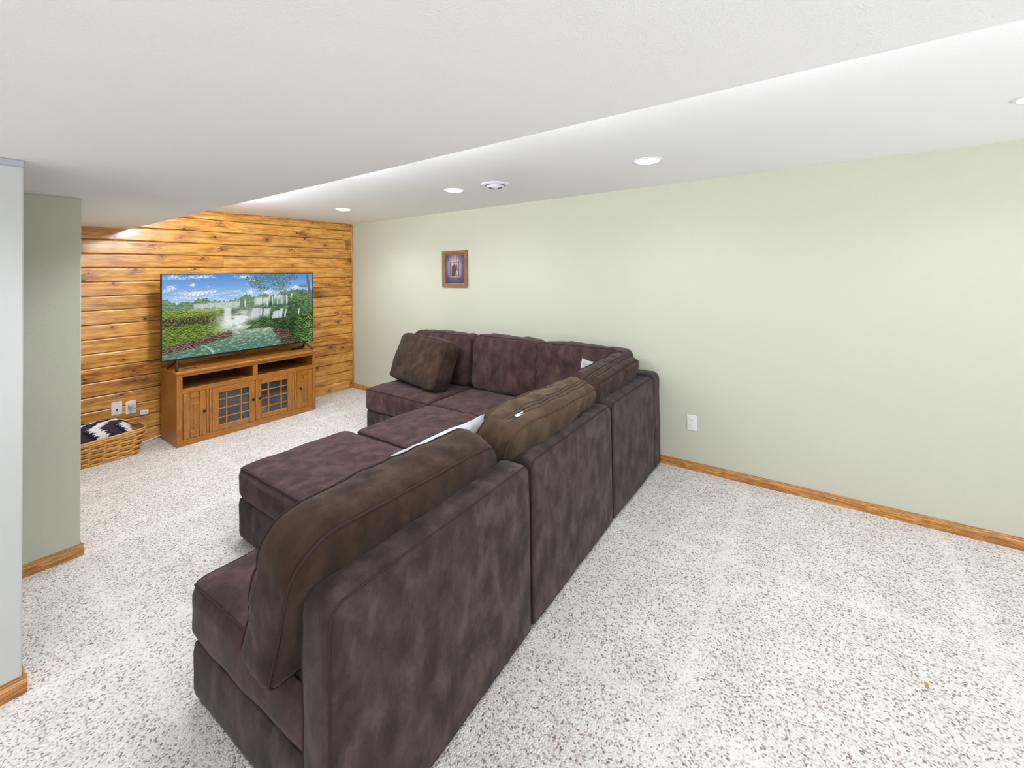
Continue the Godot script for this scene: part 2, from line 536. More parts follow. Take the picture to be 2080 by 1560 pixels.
			if v > 0.42 + 0.025 * edge + 0.02 * f and v < 0.7 and u < reach:
				var cliff := smoothstep(0.49, 0.54, v + 0.03 * f)
				var top := mix3(Vector3(64, 92, 24), Vector3(122, 142, 48), Vector3(178, 190, 88), lm)
				var face := mix3(Vector3(34, 44, 22), Vector3(82, 82, 42), Vector3(150, 132, 84), clampf(0.4 + 1.1 * m.get_noise_2d(u * 90.0, v * 22.0) + 0.3 * (lm - 0.5), 0.0, 1.0))
				c = top.lerp(face, cliff).lerp(Vector3(206, 216, 204), 0.6 * smoothstep(0.23, 0.35, u) * cliff)
			if u < 0.40 and v > 0.61 + 0.02 * f and v < shore + 0.05 + 0.025 * ff:
				if v < shore - 0.035 + 0.03 * f:
					c = mix3(Vector3(36, 60, 20), Vector3(98, 126, 42), Vector3(166, 182, 80), lm).lerp(Vector3(206, 216, 190), 0.6 * smoothstep(0.24, 0.38, u))
				else:
					c = mix3(Vector3(40, 30, 28), Vector3(96, 74, 64), Vector3(172, 146, 128), lumps(n, u, v, 70.0))
			# right bank
			var rb: float = 0.74 - 0.17 * smoothstep(0.62, 0.98, u) + 0.06 * edge + 0.03 * f
			var re: float = 0.665 + 0.30 * (v - 0.72) + 0.03 * f + 0.02 * a
			if v > 0.62 and v < 0.735 + 0.02 * f and u > 0.50 + 0.9 * (0.72 - v) and u < 0.8: c = mix3(Vector3(22, 36, 24), Vector3(50, 80, 42), Vector3(104, 138, 66), lm)
			if u > re and v > rb:
				var g2 := lumps(m, u, v, 48.0)
				c = mix3(Vector3(14, 32, 16), Vector3(46, 84, 36), Vector3(128, 164, 78), g2 * (0.7 + 0.5 * smoothstep(0.82, 0.95, u)))
				if u < re + 0.10 * smoothstep(0.74, 0.82, v) + 0.04 * f and v > 0.755: c = mix3(Vector3(36, 28, 26), Vector3(88, 70, 62), Vector3(160, 136, 120), lumps(n, u, v, 64.0))
			# mist
			var mi: float = 1.1 * exp(-(pow((u - 0.415) / 0.075, 2.0) + pow((v - 0.615) / 0.075, 2.0))) + 0.5 * exp(-(pow((u - 0.3) / 0.14, 2.0) + pow((v - 0.43) / 0.03, 2.0))) + 0.6 * exp(-(pow((u - 0.475) / 0.06, 2.0) + pow((v - 0.53) / 0.09, 2.0))) + 0.4 * exp(-(pow((u - 0.42) / 0.14, 2.0) + pow((v - 0.69) / 0.035, 2.0)))
			c = c.lerp(Vector3(236, 240, 240), clampf(mi * (1.0 + 0.9 * a + 0.4 * f), 0.0, 0.96))
			# leaves hanging in at the top right, and the trunk
			var lf := 0.0
			for e in [[0.58, 0.1, 0.07, 0.10], [0.70, 0.06, 0.12, 0.09], [0.74, 0.15, 0.08, 0.09], [0.61, 0.19, 0.05, 0.05], [0.82, 0.05, 0.07, 0.05], [0.505, 0.05, 0.025, 0.025], [0.92, 0.18, 0.045, 0.03]]:
				var dx: float = (u - e[0]) / e[2]; var dy: float = (v - e[1]) / e[3]
				lf = maxf(lf, 1.0 - dx * dx - dy * dy)
			if lf > 0.0 and 0.7 * n.get_noise_2d(u * 42.0, v * 30.0) + 0.9 * ff > 0.16 - 0.3 * lf: c = Vector3(52, 82, 84).lerp(Vector3(104, 138, 112), g01(f + ff))
			if absf(u - 0.962 - 0.08 * (v - 0.1) + 0.004 * f) < 0.012 and v < 0.44: c = Vector3(84, 116, 132) + Vector3.ONE * 30.0 * ff
			im.set_pixel(px, py, Color8(int(clampf(c.x, 0, 255)), int(clampf(c.y, 0, 255)), int(clampf(c.z, 0, 255))))
	return ImageTexture.create_from_image(im)

func g01(x: float) -> float:
	return clampf(0.5 + x, 0.0, 1.0)

# Framed print: lavender boards with a dark inner outline and a horse's head and neck in it.
func print_picture() -> ImageTexture:
	var W := 128; var H := 176
	var im := Image.create(W, H, false, Image.FORMAT_RGB8)
	var n := tile_noise(40)
	for px in W:
		for py in H:
			var u := float(px) / W; var v := float(py) / H
			var d: float = Vector2((u - 0.5) * 1.25, v - 0.47).length()
			var c := Vector3(206, 180, 184).lerp(Vector3(74, 70, 98), smoothstep(0.2, 0.7, d))
			c *= 0.88 + 0.3 * n.get_noise_2d(u * 16.0, v * 1.6)
			if v > 0.76: c = c.lerp(Vector3(62, 48, 74), smoothstep(0.76, 0.82, v) * (0.6 + 0.5 * n.get_noise_2d(u * 9.0, v * 20.0)))
			# horse: neck rising from the lower left to a head hanging on the right
			var neck: bool = u > 0.33 + 0.22 * (0.72 - v) * (0.72 - v) and u < 0.56 + 0.22 * (0.6 - v) and v > 0.33 and v < 0.73
			var head: bool = absf(u - (0.53 + 0.28 * (v - 0.33))) < 0.075 - 0.05 * (v - 0.33) and v > 0.31 and v < 0.56
			if (neck and v > 0.36 + 0.5 * maxf(0.0, 0.42 - u)) or head:
				c = Vector3(78, 56, 68) * (0.95 + 0.5 * n.get_noise_2d(u * 30.0, v * 12.0))
			if head and absf(u - (0.54 + 0.28 * (v - 0.33))) < 0.014: c = Vector3(186, 160, 172)
			var inx: bool = u > 0.255 and u < 0.715 and v > 0.26 and v < 0.745
			var core: bool = u > 0.285 and u < 0.685 and v > 0.278 and v < 0.727
			if inx and not core: c = Vector3(44, 30, 46)
			im.set_pixel(px, py, Color8(int(clampf(c.x, 0, 255)), int(clampf(c.y, 0, 255)), int(clampf(c.z, 0, 255))))
	return ImageTexture.create_from_image(im)

# Black and white chevrons with the feathered edges of ikat weaving.
func chevron_sheet() -> ImageTexture:
	var W := 320; var H := 320
	var im := Image.create(W, H, false, Image.FORMAT_RGB8)
	var r := RandomNumberGenerator.new(); r.seed = 9
	var jit := PackedFloat32Array()
	for y in H: jit.append(r.randf_range(-0.035, 0.035))
	var n := tile_noise(12)
	for y in H:
		var v := float(y) / H
		for x in W:
			var u := float(x) / W + jit[y] + 0.02 * n.get_noise_2d(v * 60.0, 0.0)
			var zig := absf(fposmod(v * 1.7 + 0.1, 1.0) - 0.5) * 0.95
			var s := fposmod(u + zig, 0.35) / 0.35
			var c := Vector3(36, 34, 50)
			if s > 0.52 and s < 0.88: c = Vector3(232, 226, 222)
			elif s < 0.3: c = Vector3(62, 54, 66)
			c += Vector3.ONE * (7.0 * n.get_noise_2d(x * 0.5, y * 2.0))
			im.set_pixel(x, y, Color8(int(clampf(c.x, 0, 255)), int(clampf(c.y, 0, 255)), int(clampf(c.z, 0, 255))))
	return ImageTexture.create_from_image(im)

# ------------------------------------------------------------------ the room's measures
const RW := 3.562      # face of the long green wall
const ZW := -5.279     # face of the wood wall
const HC := 2.27       # main ceiling
const HS := 2.028      # lowered ceiling
const SX := 1.197      # edge of the lowered ceiling
const XL := -3.2
const ZF := 3.2
const LAMP := 0.42     # what one downlight gives
const FILL := 0.30  # strength of one added fill light in the lowered ceiling
const UNSEEN_LIGHT := 11.0      # unseen area lights behind the viewpoint, brightening ceiling and walls

func _ready() -> void:
	rng.seed = 4242
	# ---- camera: level shift lens, as in the photograph
	var cam := Camera3D.new()
	cam.name = "camera"
	var f := 867.587; var cx := 1042.95; var cy := 540.25
	var yaw := 0.954; var pitch := 0.01509; var roll := -0.01306
	var F := V(sin(yaw), 0, -cos(yaw)); var R := V(cos(yaw), 0, sin(yaw)); var U := Vector3.UP
	var F2 := F * cos(pitch) + U * sin(pitch)
	var U2 := U * cos(pitch) - F * sin(pitch)
	var R3 := R * cos(roll) + U2 * sin(roll)
	var U3 := U2 * cos(roll) - R * sin(roll)
	cam.transform = Transform3D(Basis(R3, U3, -F2), V(0, 1.57, 0))
	var near := 0.05
	cam.set_frustum(1560.0 / f * near, Vector2((1040.0 - cx) / f * near, (cy - 780.0) / f * near), near, 60.0)
	add_child(cam)
	cam.make_current()
	# ---- surroundings and exposure
	var we := WorldEnvironment.new()
	we.name = "environment"
	var env := Environment.new()
	env.background_mode = Environment.BG_COLOR
	env.background_color = c8(150, 160, 175)
	env.background_energy_multiplier = 0.3
	env.tonemap_mode = Environment.TONE_MAPPER_LINEAR
	env.tonemap_exposure = 1.18
	env.sdfgi_enabled = true; env.ssao_enabled = true; env.ssil_enabled = true
	we.environment = env
	add_child(we)

	make_materials()
	build_shell()
	build_lights()
	build_sofa()
	build_cabinet()
	build_television()
	build_corner()
	build_small()

func make_materials() -> void:
	M.green = painted(c8(202, 202, 183), 0.05, 3)
	M.white_wall = painted(c8(206, 206, 202), 0.03, 4)
	M.ceiling = painted(c8(250, 250, 250), 0.05, 5)
	M.plain_white = mat(c8(236, 236, 236), 0.45)
	# carpet: tufts of pale and brown yarn, dark flecks also painting shade between tufts
	var cell := fnl(FastNoiseLite.TYPE_CELLULAR, 0.165, 21, 1)
	cell.cellular_return_type = FastNoiseLite.RETURN_CELL_VALUE
	cell.cellular_jitter = 1.0
	cell.domain_warp_enabled = true; cell.domain_warp_amplitude = 3.0; cell.domain_warp_frequency = 0.12
	var gap := cell.duplicate()
	gap.cellular_return_type = FastNoiseLite.RETURN_DISTANCE
	var cp := mat(Color.WHITE, 0.95, 0.15)
	cp.albedo_texture = noise_tex(cell, 1024, ramp([[0.0, 241, 237, 233], [0.30, 249, 245, 242], [0.55, 236, 230, 226], [0.70, 221, 213, 208], [0.81, 202, 192, 186], [0.89, 180, 168, 162], [0.955, 148, 136, 129], [0.985, 166, 142, 132]], true))
	cp.heightmap_enabled = true; cp.heightmap_scale = -0.3
	cp.heightmap_texture = noise_tex(gap, 1024)
	cp.uv1_triplanar = true; cp.uv1_world_triplanar = true; cp.uv1_scale = Vector3.ONE / 1.0
	cp.detail_enabled = true; cp.detail_blend_mode = BaseMaterial3D.BLEND_MODE_MUL; cp.detail_uv_layer = BaseMaterial3D.DETAIL_UV_2
	cp.uv2_triplanar = true; cp.uv2_world_triplanar = true; cp.uv2_scale = Vector3.ONE * 0.37
	cp.detail_albedo = noise_tex(fnl(FastNoiseLite.TYPE_SIMPLEX_SMOOTH, 0.02, 31, 5), 512, ramp([[0.0, 240, 236, 235], [0.5, 248, 246, 245], [1.0, 255, 254, 254]]))
	M.carpet = cp
	# woods
	var pine := pine_sheet()
	M.pine = []
	for k in 3:
		var p := mat([c8(255, 255, 255), c8(246, 240, 228), c8(255, 250, 238)][k], 0.34, 0.5)
		p.albedo_texture = pine
		p.clearcoat_enabled = true; p.clearcoat = 0.7; p.clearcoat_roughness = 0.16
		M.pine.append(p)
	var oak := mat(Color.WHITE, 0.4, 0.5)
	oak.albedo_texture = grain_sheet(Vector3(136, 84, 32), Vector3(224, 160, 84), 61, 0.8)
	oak.uv1_scale = V(0.9, 5.5, 1)
	oak.clearcoat_enabled = true; oak.clearcoat = 0.3; oak.clearcoat_roughness = 0.2
	M.oak = oak
	var cab := mat(Color.WHITE, 0.38, 0.5)
	cab.albedo_texture = grain_sheet(Vector3(130, 78, 22), Vector3(192, 126, 50), 71, 0.45)
	cab.uv1_scale = V(1.0, 4.0, 1)
	cab.clearcoat_enabled = true; cab.clearcoat = 0.25; cab.clearcoat_roughness = 0.25
	M.cabinet = cab
	M.dark_wood = mat(c8(70, 40, 16), 0.6)
	M.groove = mat(c8(66, 36, 14), 0.8)
	# sofa
	M.suede = suede([46, 35, 32], [88, 73, 68], 101)
	M.suede_seat = suede([54, 38, 37], [90, 68, 66], 131)
	M.suede_pillow = suede([44, 31, 24], [78, 60, 48], 151)
	M.suede_light = suede([68, 51, 38], [96, 75, 59], 171)
	M.piping = mat(c8(64, 50, 47), 0.9, 0.2)
	M.piping_light = mat(c8(84, 66, 56), 0.9, 0.2)
	M.zip = mat(c8(40, 32, 34), 0.6)
	M.white_cloth = mat(c8(236, 236, 240), 0.9, 0.2)
	M.black = mat(c8(22, 22, 24), 0.45)
	M.black_soft = mat(c8(30, 30, 33), 0.6)
	M.bronze = mat(c8(46, 36, 30), 0.35); M.bronze.metallic = 0.7
	M.glass = mat(Color(0.3, 0.32, 0.34, 0.12), 0.05, 0.5)
	M.dark_glass = mat(Color(0.32, 0.35, 0.38, 0.32), 0.05, 0.5)
	M.dark_glass.transparency = BaseMaterial3D.TRANSPARENCY_ALPHA
	M.glass.transparency = BaseMaterial3D.TRANSPARENCY_ALPHA
	M.wicker = mat(Color.WHITE, 0.55)
	M.wicker.albedo_texture = grain_sheet(Vector3(182, 122, 54), Vector3(230, 176, 100), 91, 0.25)
	M.wicker.uv1_scale = V(3, 1, 1)

# ------------------------------------------------------------------ shell
func build_shell() -> void:
	var t := 0.12
	struct("floor", a_box(V(XL - t, -0.1, ZW - t), V(RW + t, 0.0, ZF + t)), M.carpet)
	struct("ceiling", a_box(V(SX, HC, ZW - t), V(RW + t, HC + 0.1, ZF + t)), M.ceiling)
	var low := a_box(V(XL - t, HS, ZW - t), V(SX, HC + 0.1, ZF + t), 0.002)
	struct("ceiling_lowered", low, M.ceiling)
	struct("wall_right", a_box(V(RW, 0, ZW - t), V(RW + t, HC, ZF + t)), M.green)
	# unseen behind the viewpoint, lighting ceiling and walls: wide glass doors in the front wall, a window in the far left one
	var wf := MB.new()
	box(wf, V(XL - t, 0, ZF), V(-2.5, HS, ZF + t)); box(wf, V(2.5, 0, ZF), V(RW, HC, ZF + t)); box(wf, V(-2.5, 1.96, ZF), V(SX, HS, ZF + t)); box(wf, V(SX, 1.96, ZF), V(2.5, HC, ZF + t))
	struct("wall_front", wf, M.white_wall)
	var wl := MB.new()
	box(wl, V(XL - t, 0, ZW - t), V(XL, HS, -1.6)); box(wl, V(XL - t, 0, 1.8), V(XL, HS, ZF)); box(wl, V(XL - t, 0, -1.6), V(XL, 0.7, 1.8)); box(wl, V(XL - t, 1.9, -1.6), V(XL, HS, 1.8))
	struct("wall_far_left", wl, M.white_wall)
	opening("door_1", V(-2.5, 0.0, ZF + 0.05), V(2.5, 1.96, ZF + 0.05), 5, UNSEEN_LIGHT)
	opening("unseen_window_1", V(XL - 0.05, 0.7, 1.8), V(XL - 0.05, 1.9, -1.6), 3, UNSEEN_LIGHT * 0.4)
	struct("wall_left", a_box(V(-1.2, 0, ZW), V(0.563, HS, -3.434), 0.004), M.green)
	struct("wall_left_near", a_box(V(XL, 0, -2.62), V(0.2504, HS - 0.026, -2.4904), 0.004), M.white_wall)
	struct("shaded_trim_1", a_box(V(XL, HS - 0.026, -2.622), V(0.2515, HS, -2.489), 0.003), mat(c8(186, 186, 192), 0.7))  # strip at the wall's top; shade under the ceiling put into its grey
	struct("wall_recess", a_box(V(-1.3, 0, -3.434), V(-1.2, HS, -2.62)), M.green)
	# wood wall: backing, then the boards one by one
	var wall := struct("wall_back", a_box(V(XL - t, 0, ZW - t), V(RW, HC, ZW - 0.016)), M.dark_wood)
	var step := 0.1285
	var y := 1.662 - 13.0 * step
	var k := 0
	while y < HC - 0.01:
		var lo: float = maxf(y, 0.0)
		var hi: float = minf(y + step, HC - 0.004)
		var runs := [[0.566, RW - 0.004]]
		if absf(y - 1.662) < 0.02: runs = [[0.566, 1.9715], [1.9735, RW - 0.004]]
		for rn in runs:
			var mb := MB.new()
			board(mb, rn[0], rn[1], lo, hi, (k * 7 + 3) % 16, 0.05 * (k % 5))
			var o := obj("plank", mb, M.pine[k % 3], wall)
			k += 1
		y += step
	struct("trim_2", a_box(V(RW - 0.017, 0, ZW), V(RW - 0.0005, HC, ZW + 0.014), 0.004, 1), M.oak)
	struct("trim_3", a_box(V(SX + 0.002, HC - 0.016, ZW), V(RW - 0.018, HC - 0.0005, ZW + 0.012), 0.004, 0), M.oak)
	# baseboards
	var pr := PackedVector2Array([Vector2(0, 0), Vector2(0.013, 0), Vector2(0.013, 0.040), Vector2(0.0115, 0.044), Vector2(0.0115, 0.048), Vector2(0.008, 0.056), Vector2(0.005, 0.060), Vector2(0.004, 0.065), Vector2(0, 0.065)])
	var mb1 := MB.new(); sweep(mb1, pr, V(RW, 0, ZF), V(RW, 0, ZW + 0.016), V(-1, 0, 0)); struct("baseboard_right", mb1, M.oak)
	var mb2 := MB.new(); sweep(mb2, pr, V(XL, 0, -2.4904), V(0.2634, 0, -2.4904), V(0, 0, 1))
	sweep(mb2, pr, V(0.2504, 0, -2.4904), V(0.2504, 0, -2.62), V(1, 0, 0)); struct("baseboard_left_near", mb2, M.oak)
	var mb3 := MB.new(); sweep(mb3, pr, V(-1.2, 0, -3.434), V(0.576, 0, -3.434), V(0, 0, 1))
	sweep(mb3, pr, V(0.563, 0, -3.434), V(0.563, 0, ZW + 0.002), V(1, 0, 0)); struct("baseboard_left", mb3, M.oak)

# A glazed opening with frame and panes; unseen, its area light brightens ceiling and walls. Corners a (low) and b (high), seen from inside.
func opening(called: String, a: Vector3, b: Vector3, leaves: int, energy: float) -> void:
	var run := V(b.x - a.x, 0, b.z - a.z)
	var d := run.normalized(); var w := run.length(); var h := b.y - a.y
	var inward := V(0, 0, -1) if absf(d.x) > 0.5 else V(1, 0, 0)
	var right := Vector3.UP.cross(inward)
	var at := Transform3D(Basis(right, Vector3.UP, inward), V((a.x + b.x) / 2, a.y, (a.z + b.z) / 2))
	var fr := MB.new()
	box(fr, V(-w / 2, 0, -0.03), V(w / 2, 0.05, 0.03), 0.003); box(fr, V(-w / 2, h - 0.05, -0.03), V(w / 2, h, 0.03), 0.003)
	for i in leaves + 1:
		var x := -w / 2 + (w - 0.05) * i / leaves
		box(fr, V(x, 0.05, -0.03), V(x + 0.05, h - 0.05, 0.03), 0.003)
	var o := struct(called, fr, M.plain_white)
	o.transform = at
	for i in leaves:
		var x := -w / 2 + (w - 0.05) * i / leaves + 0.05
		obj("pane", a_box(V(x, 0.05, -0.004), V(x + (w - 0.05) / leaves - 0.05, h - 0.05, 0.004)), M.glass, o)
	var l := AreaLight3D.new()
	l.name = "unseen_uplight"
	l.area_size = Vector2(w - 0.2, 1.1)
	l.light_color = Color(0.95, 0.975, 1.0); l.light_energy = energy; l.shadow_enabled = true
	l.transform = Transform3D(Basis(Vector3.UP, PI) * Basis(Vector3.RIGHT, 0.85), V(0, h * 0.5, 0.06))   # tilted up so this unseen light reaches the ceiling
	o.add_child(l)

# One board of the wood wall: flat face with rounded upper and lower edges.
func board(mb: MB, x0: float, x1: float, y0: float, y1: float, sheet: int, shift: float) -> void:
	var prof := [Vector2(y0 + 0.002, -0.015)]
	for i in 5:
		var a := PI * 0.5 * i / 4.0
		prof.append(Vector2(y0 + 0.002 + 0.007 * (1.0 - cos(a)), -0.010 * (1.0 - sin(a))))
	for i in 7:
		var a := PI * 0.5 * (1.0 - i / 6.0)
		prof.append(Vector2(y1 - 0.001 - 0.015 * (1.0 - cos(a)), -0.011 * (1.0 - sin(a))))
	prof.append(Vector2(y1 - 0.001, -0.015))
	var h := y1 - y0
	for i in prof.size() - 1:
		var p: Vector2 = prof[i]; var q: Vector2 = prof[i + 1]
		var va: float = (sheet + clampf(1.0 - (p.x - y0) / h, 0.03, 0.97)) / 16.0
		var vb: float = (sheet + clampf(1.0 - (q.x - y0) / h, 0.03, 0.97)) / 16.0
		var ua := (x0 - 0.5 + shift) / 3.0; var ub := (x1 - 0.5 + shift) / 3.0
		mb.quad(V(x0, p.x, ZW + p.y), V(x1, p.x, ZW + p.y), V(x1, q.x, ZW + q.y), V(x0, q.x, ZW + q.y), 1, Vector2(ua, va), Vector2(ub, va), Vector2(ub, vb), Vector2(ua, vb))
	for e in [x0, x1]:
		for i in range(1, prof.size() - 1):
			var a := V(e, prof[0].x, ZW - 0.014); var b := V(e, prof[i].x, ZW + prof[i].y); var c := V(e, prof[i + 1].x, ZW + prof[i + 1].y)
			if e == x0: mb.tri(a, b, c, 0, Vector2(0.1, (sheet + 0.5) / 16.0), Vector2(0.1, (sheet + 0.5) / 16.0), Vector2(0.1, (sheet + 0.6) / 16.0))
			else: mb.tri(a, c, b, 0, Vector2(0.1, (sheet + 0.5) / 16.0), Vector2(0.1, (sheet + 0.5) / 16.0), Vector2(0.1, (sheet + 0.6) / 16.0))

# ------------------------------------------------------------------ lights
func downlight(at: Vector3, label: String, energy: float, group := "recessed ceiling lights") -> void:
	var o := thing("recessed_light", label, "ceiling light", Transform3D(Basis(), at), group)
	var ring := MB.new()
	lathe(ring, PackedVector2Array([Vector2(0.070, -0.003), Vector2(0.074, -0.007), Vector2(0.082, -0.006), Vector2(0.088, 0.0)]), 40)
	obj("trim_ring", ring, M.plain_white, o)
	var lens := MB.new()
	lathe(lens, PackedVector2Array([Vector2(0.0001, -0.016), Vector2(0.04, -0.0145), Vector2(0.062, -0.010), Vector2(0.072, -0.004), Vector2(0.072, -0.0005), Vector2(0.0001, -0.0005)]), 40)
	if not M.has("lens"):
		var m := mat(c8(255, 255, 255), 0.5)
		m.emission_enabled = true; m.emission = Color(0.98, 0.99, 1.0); m.emission_energy_multiplier = 2.2
		M.lens = m
	obj("lens", lens, M.lens, o)
	var l := SpotLight3D.new()
	l.name = "lamp"
	l.light_color = Color(0.95, 0.975, 1.0)
	l.light_energy = energy
	l.light_size = 0.06
	l.spot_range = 14.0; l.spot_attenuation = 2.0
	l.spot_angle = 77.0; l.spot_angle_attenuation = 0.7
	l.shadow_enabled = true
	l.position = V(0, -0.009, 0)
	l.rotation.x = -PI / 2
	o.add_child(l)

func globe(at: Vector3, label: String, energy: float) -> void:  # unseen lamp behind the step, lights the main ceiling and wood wall
	var o := thing("unseen_ceiling_lamp", label, "ceiling light", Transform3D(Basis(), at), "unseen lamps along the step in the ceiling")
	var cap := MB.new()
	lathe(cap, PackedVector2Array([Vector2(0.0001, -0.064), Vector2(0.02, -0.064), Vector2(0.02, -0.022), Vector2(0.03, -0.020), Vector2(0.05, -0.006), Vector2(0.052, 0.0)]), 32)
	obj("cap", cap, M.plain_white, o)
	var shade := MB.new()
	var prof := PackedVector2Array()
	for i in 13:
		var a := -PI / 2 + PI * i / 12.0
		prof.append(Vector2(maxf(0.0001, cos(a) * 0.05), -0.11 + sin(a) * 0.05))
	lathe(shade, prof, 28)
	obj("opal_shade", shade, M.lens, o)
	var l := OmniLight3D.new()
	l.name = "lamp"
	l.light_color = Color(0.95, 0.975, 1.0); l.light_energy = energy; l.light_size = 0.045
	l.omni_range = 14.0; l.omni_attenuation = 2.0; l.shadow_enabled = true
	l.position = V(0, -0.11, 0)
	o.add_child(l)

func build_lights() -> void:
	var names := ["round recessed ceiling light nearest the wood wall", "round recessed ceiling light just left of the ceiling vent", "round recessed ceiling light right of the vent above the sofa's end", "recessed ceiling light cut by the right edge of the photo"]
	var xs := [2.674, 2.645, 2.703, 2.69]
	var zs := [-4.114, -2.475, -0.86, 0.775]
	for i in 4: downlight(V(xs[i], HC, zs[i]), names[i], LAMP * [2.5, 1.8, 1.1, 0.9][i])
	downlight(V(2.69, HC, 2.35), "unseen recessed ceiling light behind the viewpoint near the green wall", LAMP * 0.3)  # out of view, carries on the row to light the near end
	var beh := ["first from the wood wall", "second from the wood wall", "third from the wood wall", "fourth from the wood wall", "fifth from the wood wall", "sixth from the wood wall", "seventh from the wood wall", "eighth from the wood wall"]
	for i in 8:
		globe(V(1.4, HC, [-4.08, -3.28, -2.475, -1.67, -0.86, -0.05, 0.775, 1.6][i]), "unseen lamp behind the ceiling step lighting ceiling and wood wall, " + beh[i], LAMP * [1.7, 0.8, 0.9, 0.65, 0.5, 0.35, 0.2, 0.15][i])
	for p in [[-0.6, 1.6, "behind the viewpoint, right", 0.8], [-2.2, 1.6, "behind the viewpoint, left", 1.0], [-0.05, -1.85, "left of the viewpoint, inner", 1.9], [-2.3, -0.9, "left of the viewpoint, outer", 1.3], [0.9, 2.3, "far behind the viewpoint", 0.5]]:
		downlight(V(p[0], HS, p[1]), "added fill light in the lowered ceiling, out of view, " + p[2], FILL * p[3])  # added fill lights, all out of view

# ------------------------------------------------------------------ sofa
func pad(called: String, size: Vector3, edge: float, seed: int, m: Material, parent: Node3D, at: Transform3D, conf: Dictionary, n := Vector3i(24, 14, 20)) -> Array:
	var p := Pad.new(size, edge, seed)
	p.off = V(seed * 1.7, seed * 0.9, seed * 2.3)
	for k in conf: p.set(k, conf[k])
	var mb := MB.new()
	p.fill(mb, n.x, n.y, n.z)
	return [p, obj(called, mb, m, parent, at)]

func T(x: float, y: float, z: float, yaw := 0.0, lean := 0.0, rollz := 0.0) -> Transform3D:
	return Transform3D(Basis(Vector3.UP, yaw) * Basis(Vector3.RIGHT, lean) * Basis(Vector3.BACK, rollz), V(x, y, z))

func pipe(path: PackedVector3Array, parent: Node3D, r := 0.0035, m: Material = null, called := "piping", closed := true) -> void:
	var mb := MB.new()
	tube(mb, path, r, 6, closed)
	obj(called, mb, m if m else M.piping, parent)

# A section: local x along its width, the back's outer face at z = 0, the seat towards -z.
func section(label: String, at: Transform3D, w: float, depth: float, inset_l: float, inset_r: float, back_t: float, seed: int, side_back := 0.0) -> Node3D:
	var s := thing("sofa_section", label, "sofa", at, "sections of the brown sectional sofa")
	var sw := w - inset_l - inset_r
	var cxm := inset_l + sw * 0.5
	var d := depth - back_t
	pad("base", V(sw, 0.20, d), 0.02, seed, M.suede, s, T(cxm, 0.117, -back_t - d * 0.5), {"rtop": 0.02, "rbot": 0.02, "amp": 0.002}, Vector3i(14, 6, 12))
	var sc := pad("seat_cushion", V(sw + 0.012, 0.215, d + 0.02), 0.045, seed + 1, M.suede_seat, s, T(cxm, 0.327, -back_t - d * 0.5 - 0.008), {"rtop": 0.045, "rbot": 0.045, "bulge": V(0.008, 0.016, 0.008), "amp": 0.006, "freq": 3.5}, Vector3i(26, 10, 24))
	pipe(sc[0].edge_path_top(1.0, 0.0015), sc[1])
	var bp := pad("back_panel", V(w - 0.006, 0.725, back_t), 0.022, seed + 2, M.suede, s, T(w * 0.5, 0.375, -back_t * 0.5), {"rtop": 0.055, "rbot": 0.012, "amp": 0.004, "freq": 2.6, "bulge": V(0, 0.004, 0.008)}, Vector3i(34, 28, 8))
	pipe(bp[0].edge_path(1.0, 0.0005), bp[1], 0.003)
	pipe(bp[0].edge_path(-1.0, 0.0005), bp[1], 0.003)
	if side_back > 0.0:
		var sd := depth - 0.002
		var b2 := pad("back_panel", V(sd, 0.735, side_back), 0.025, seed + 3, M.suede, s, T(w + side_back * 0.5 - 0.004, 0.38, -sd * 0.5, PI / 2), {"rtop": 0.055, "rbot": 0.012, "amp": 0.004, "freq": 2.6, "bulge": V(0, 0.004, 0.008)}, Vector3i(30, 24, 8))
		pipe(b2[0].edge_path(1.0, 0.0005), b2[1], 0.003)
		pipe(b2[0].edge_path(-1.0, 0.0005), b2[1], 0.003)
	feet(s, V(inset_l + 0.06, 0, -depth + 0.07), V(w - inset_r - 0.06, 0, -0.06))
	return s

func feet(s: Node3D, lo: Vector3, hi: Vector3) -> void:
	for x in [lo.x, hi.x]:
		for z in [lo.z, hi.z]:
			var mb := MB.new()
			lathe(mb, PackedVector2Array([Vector2(0.0001, 0.0), Vector2(0.02, 0.0), Vector2(0.024, 0.03), Vector2(0.0001, 0.03)]), 14)
			obj("foot", mb, M.black, s, T(x, 0, z))

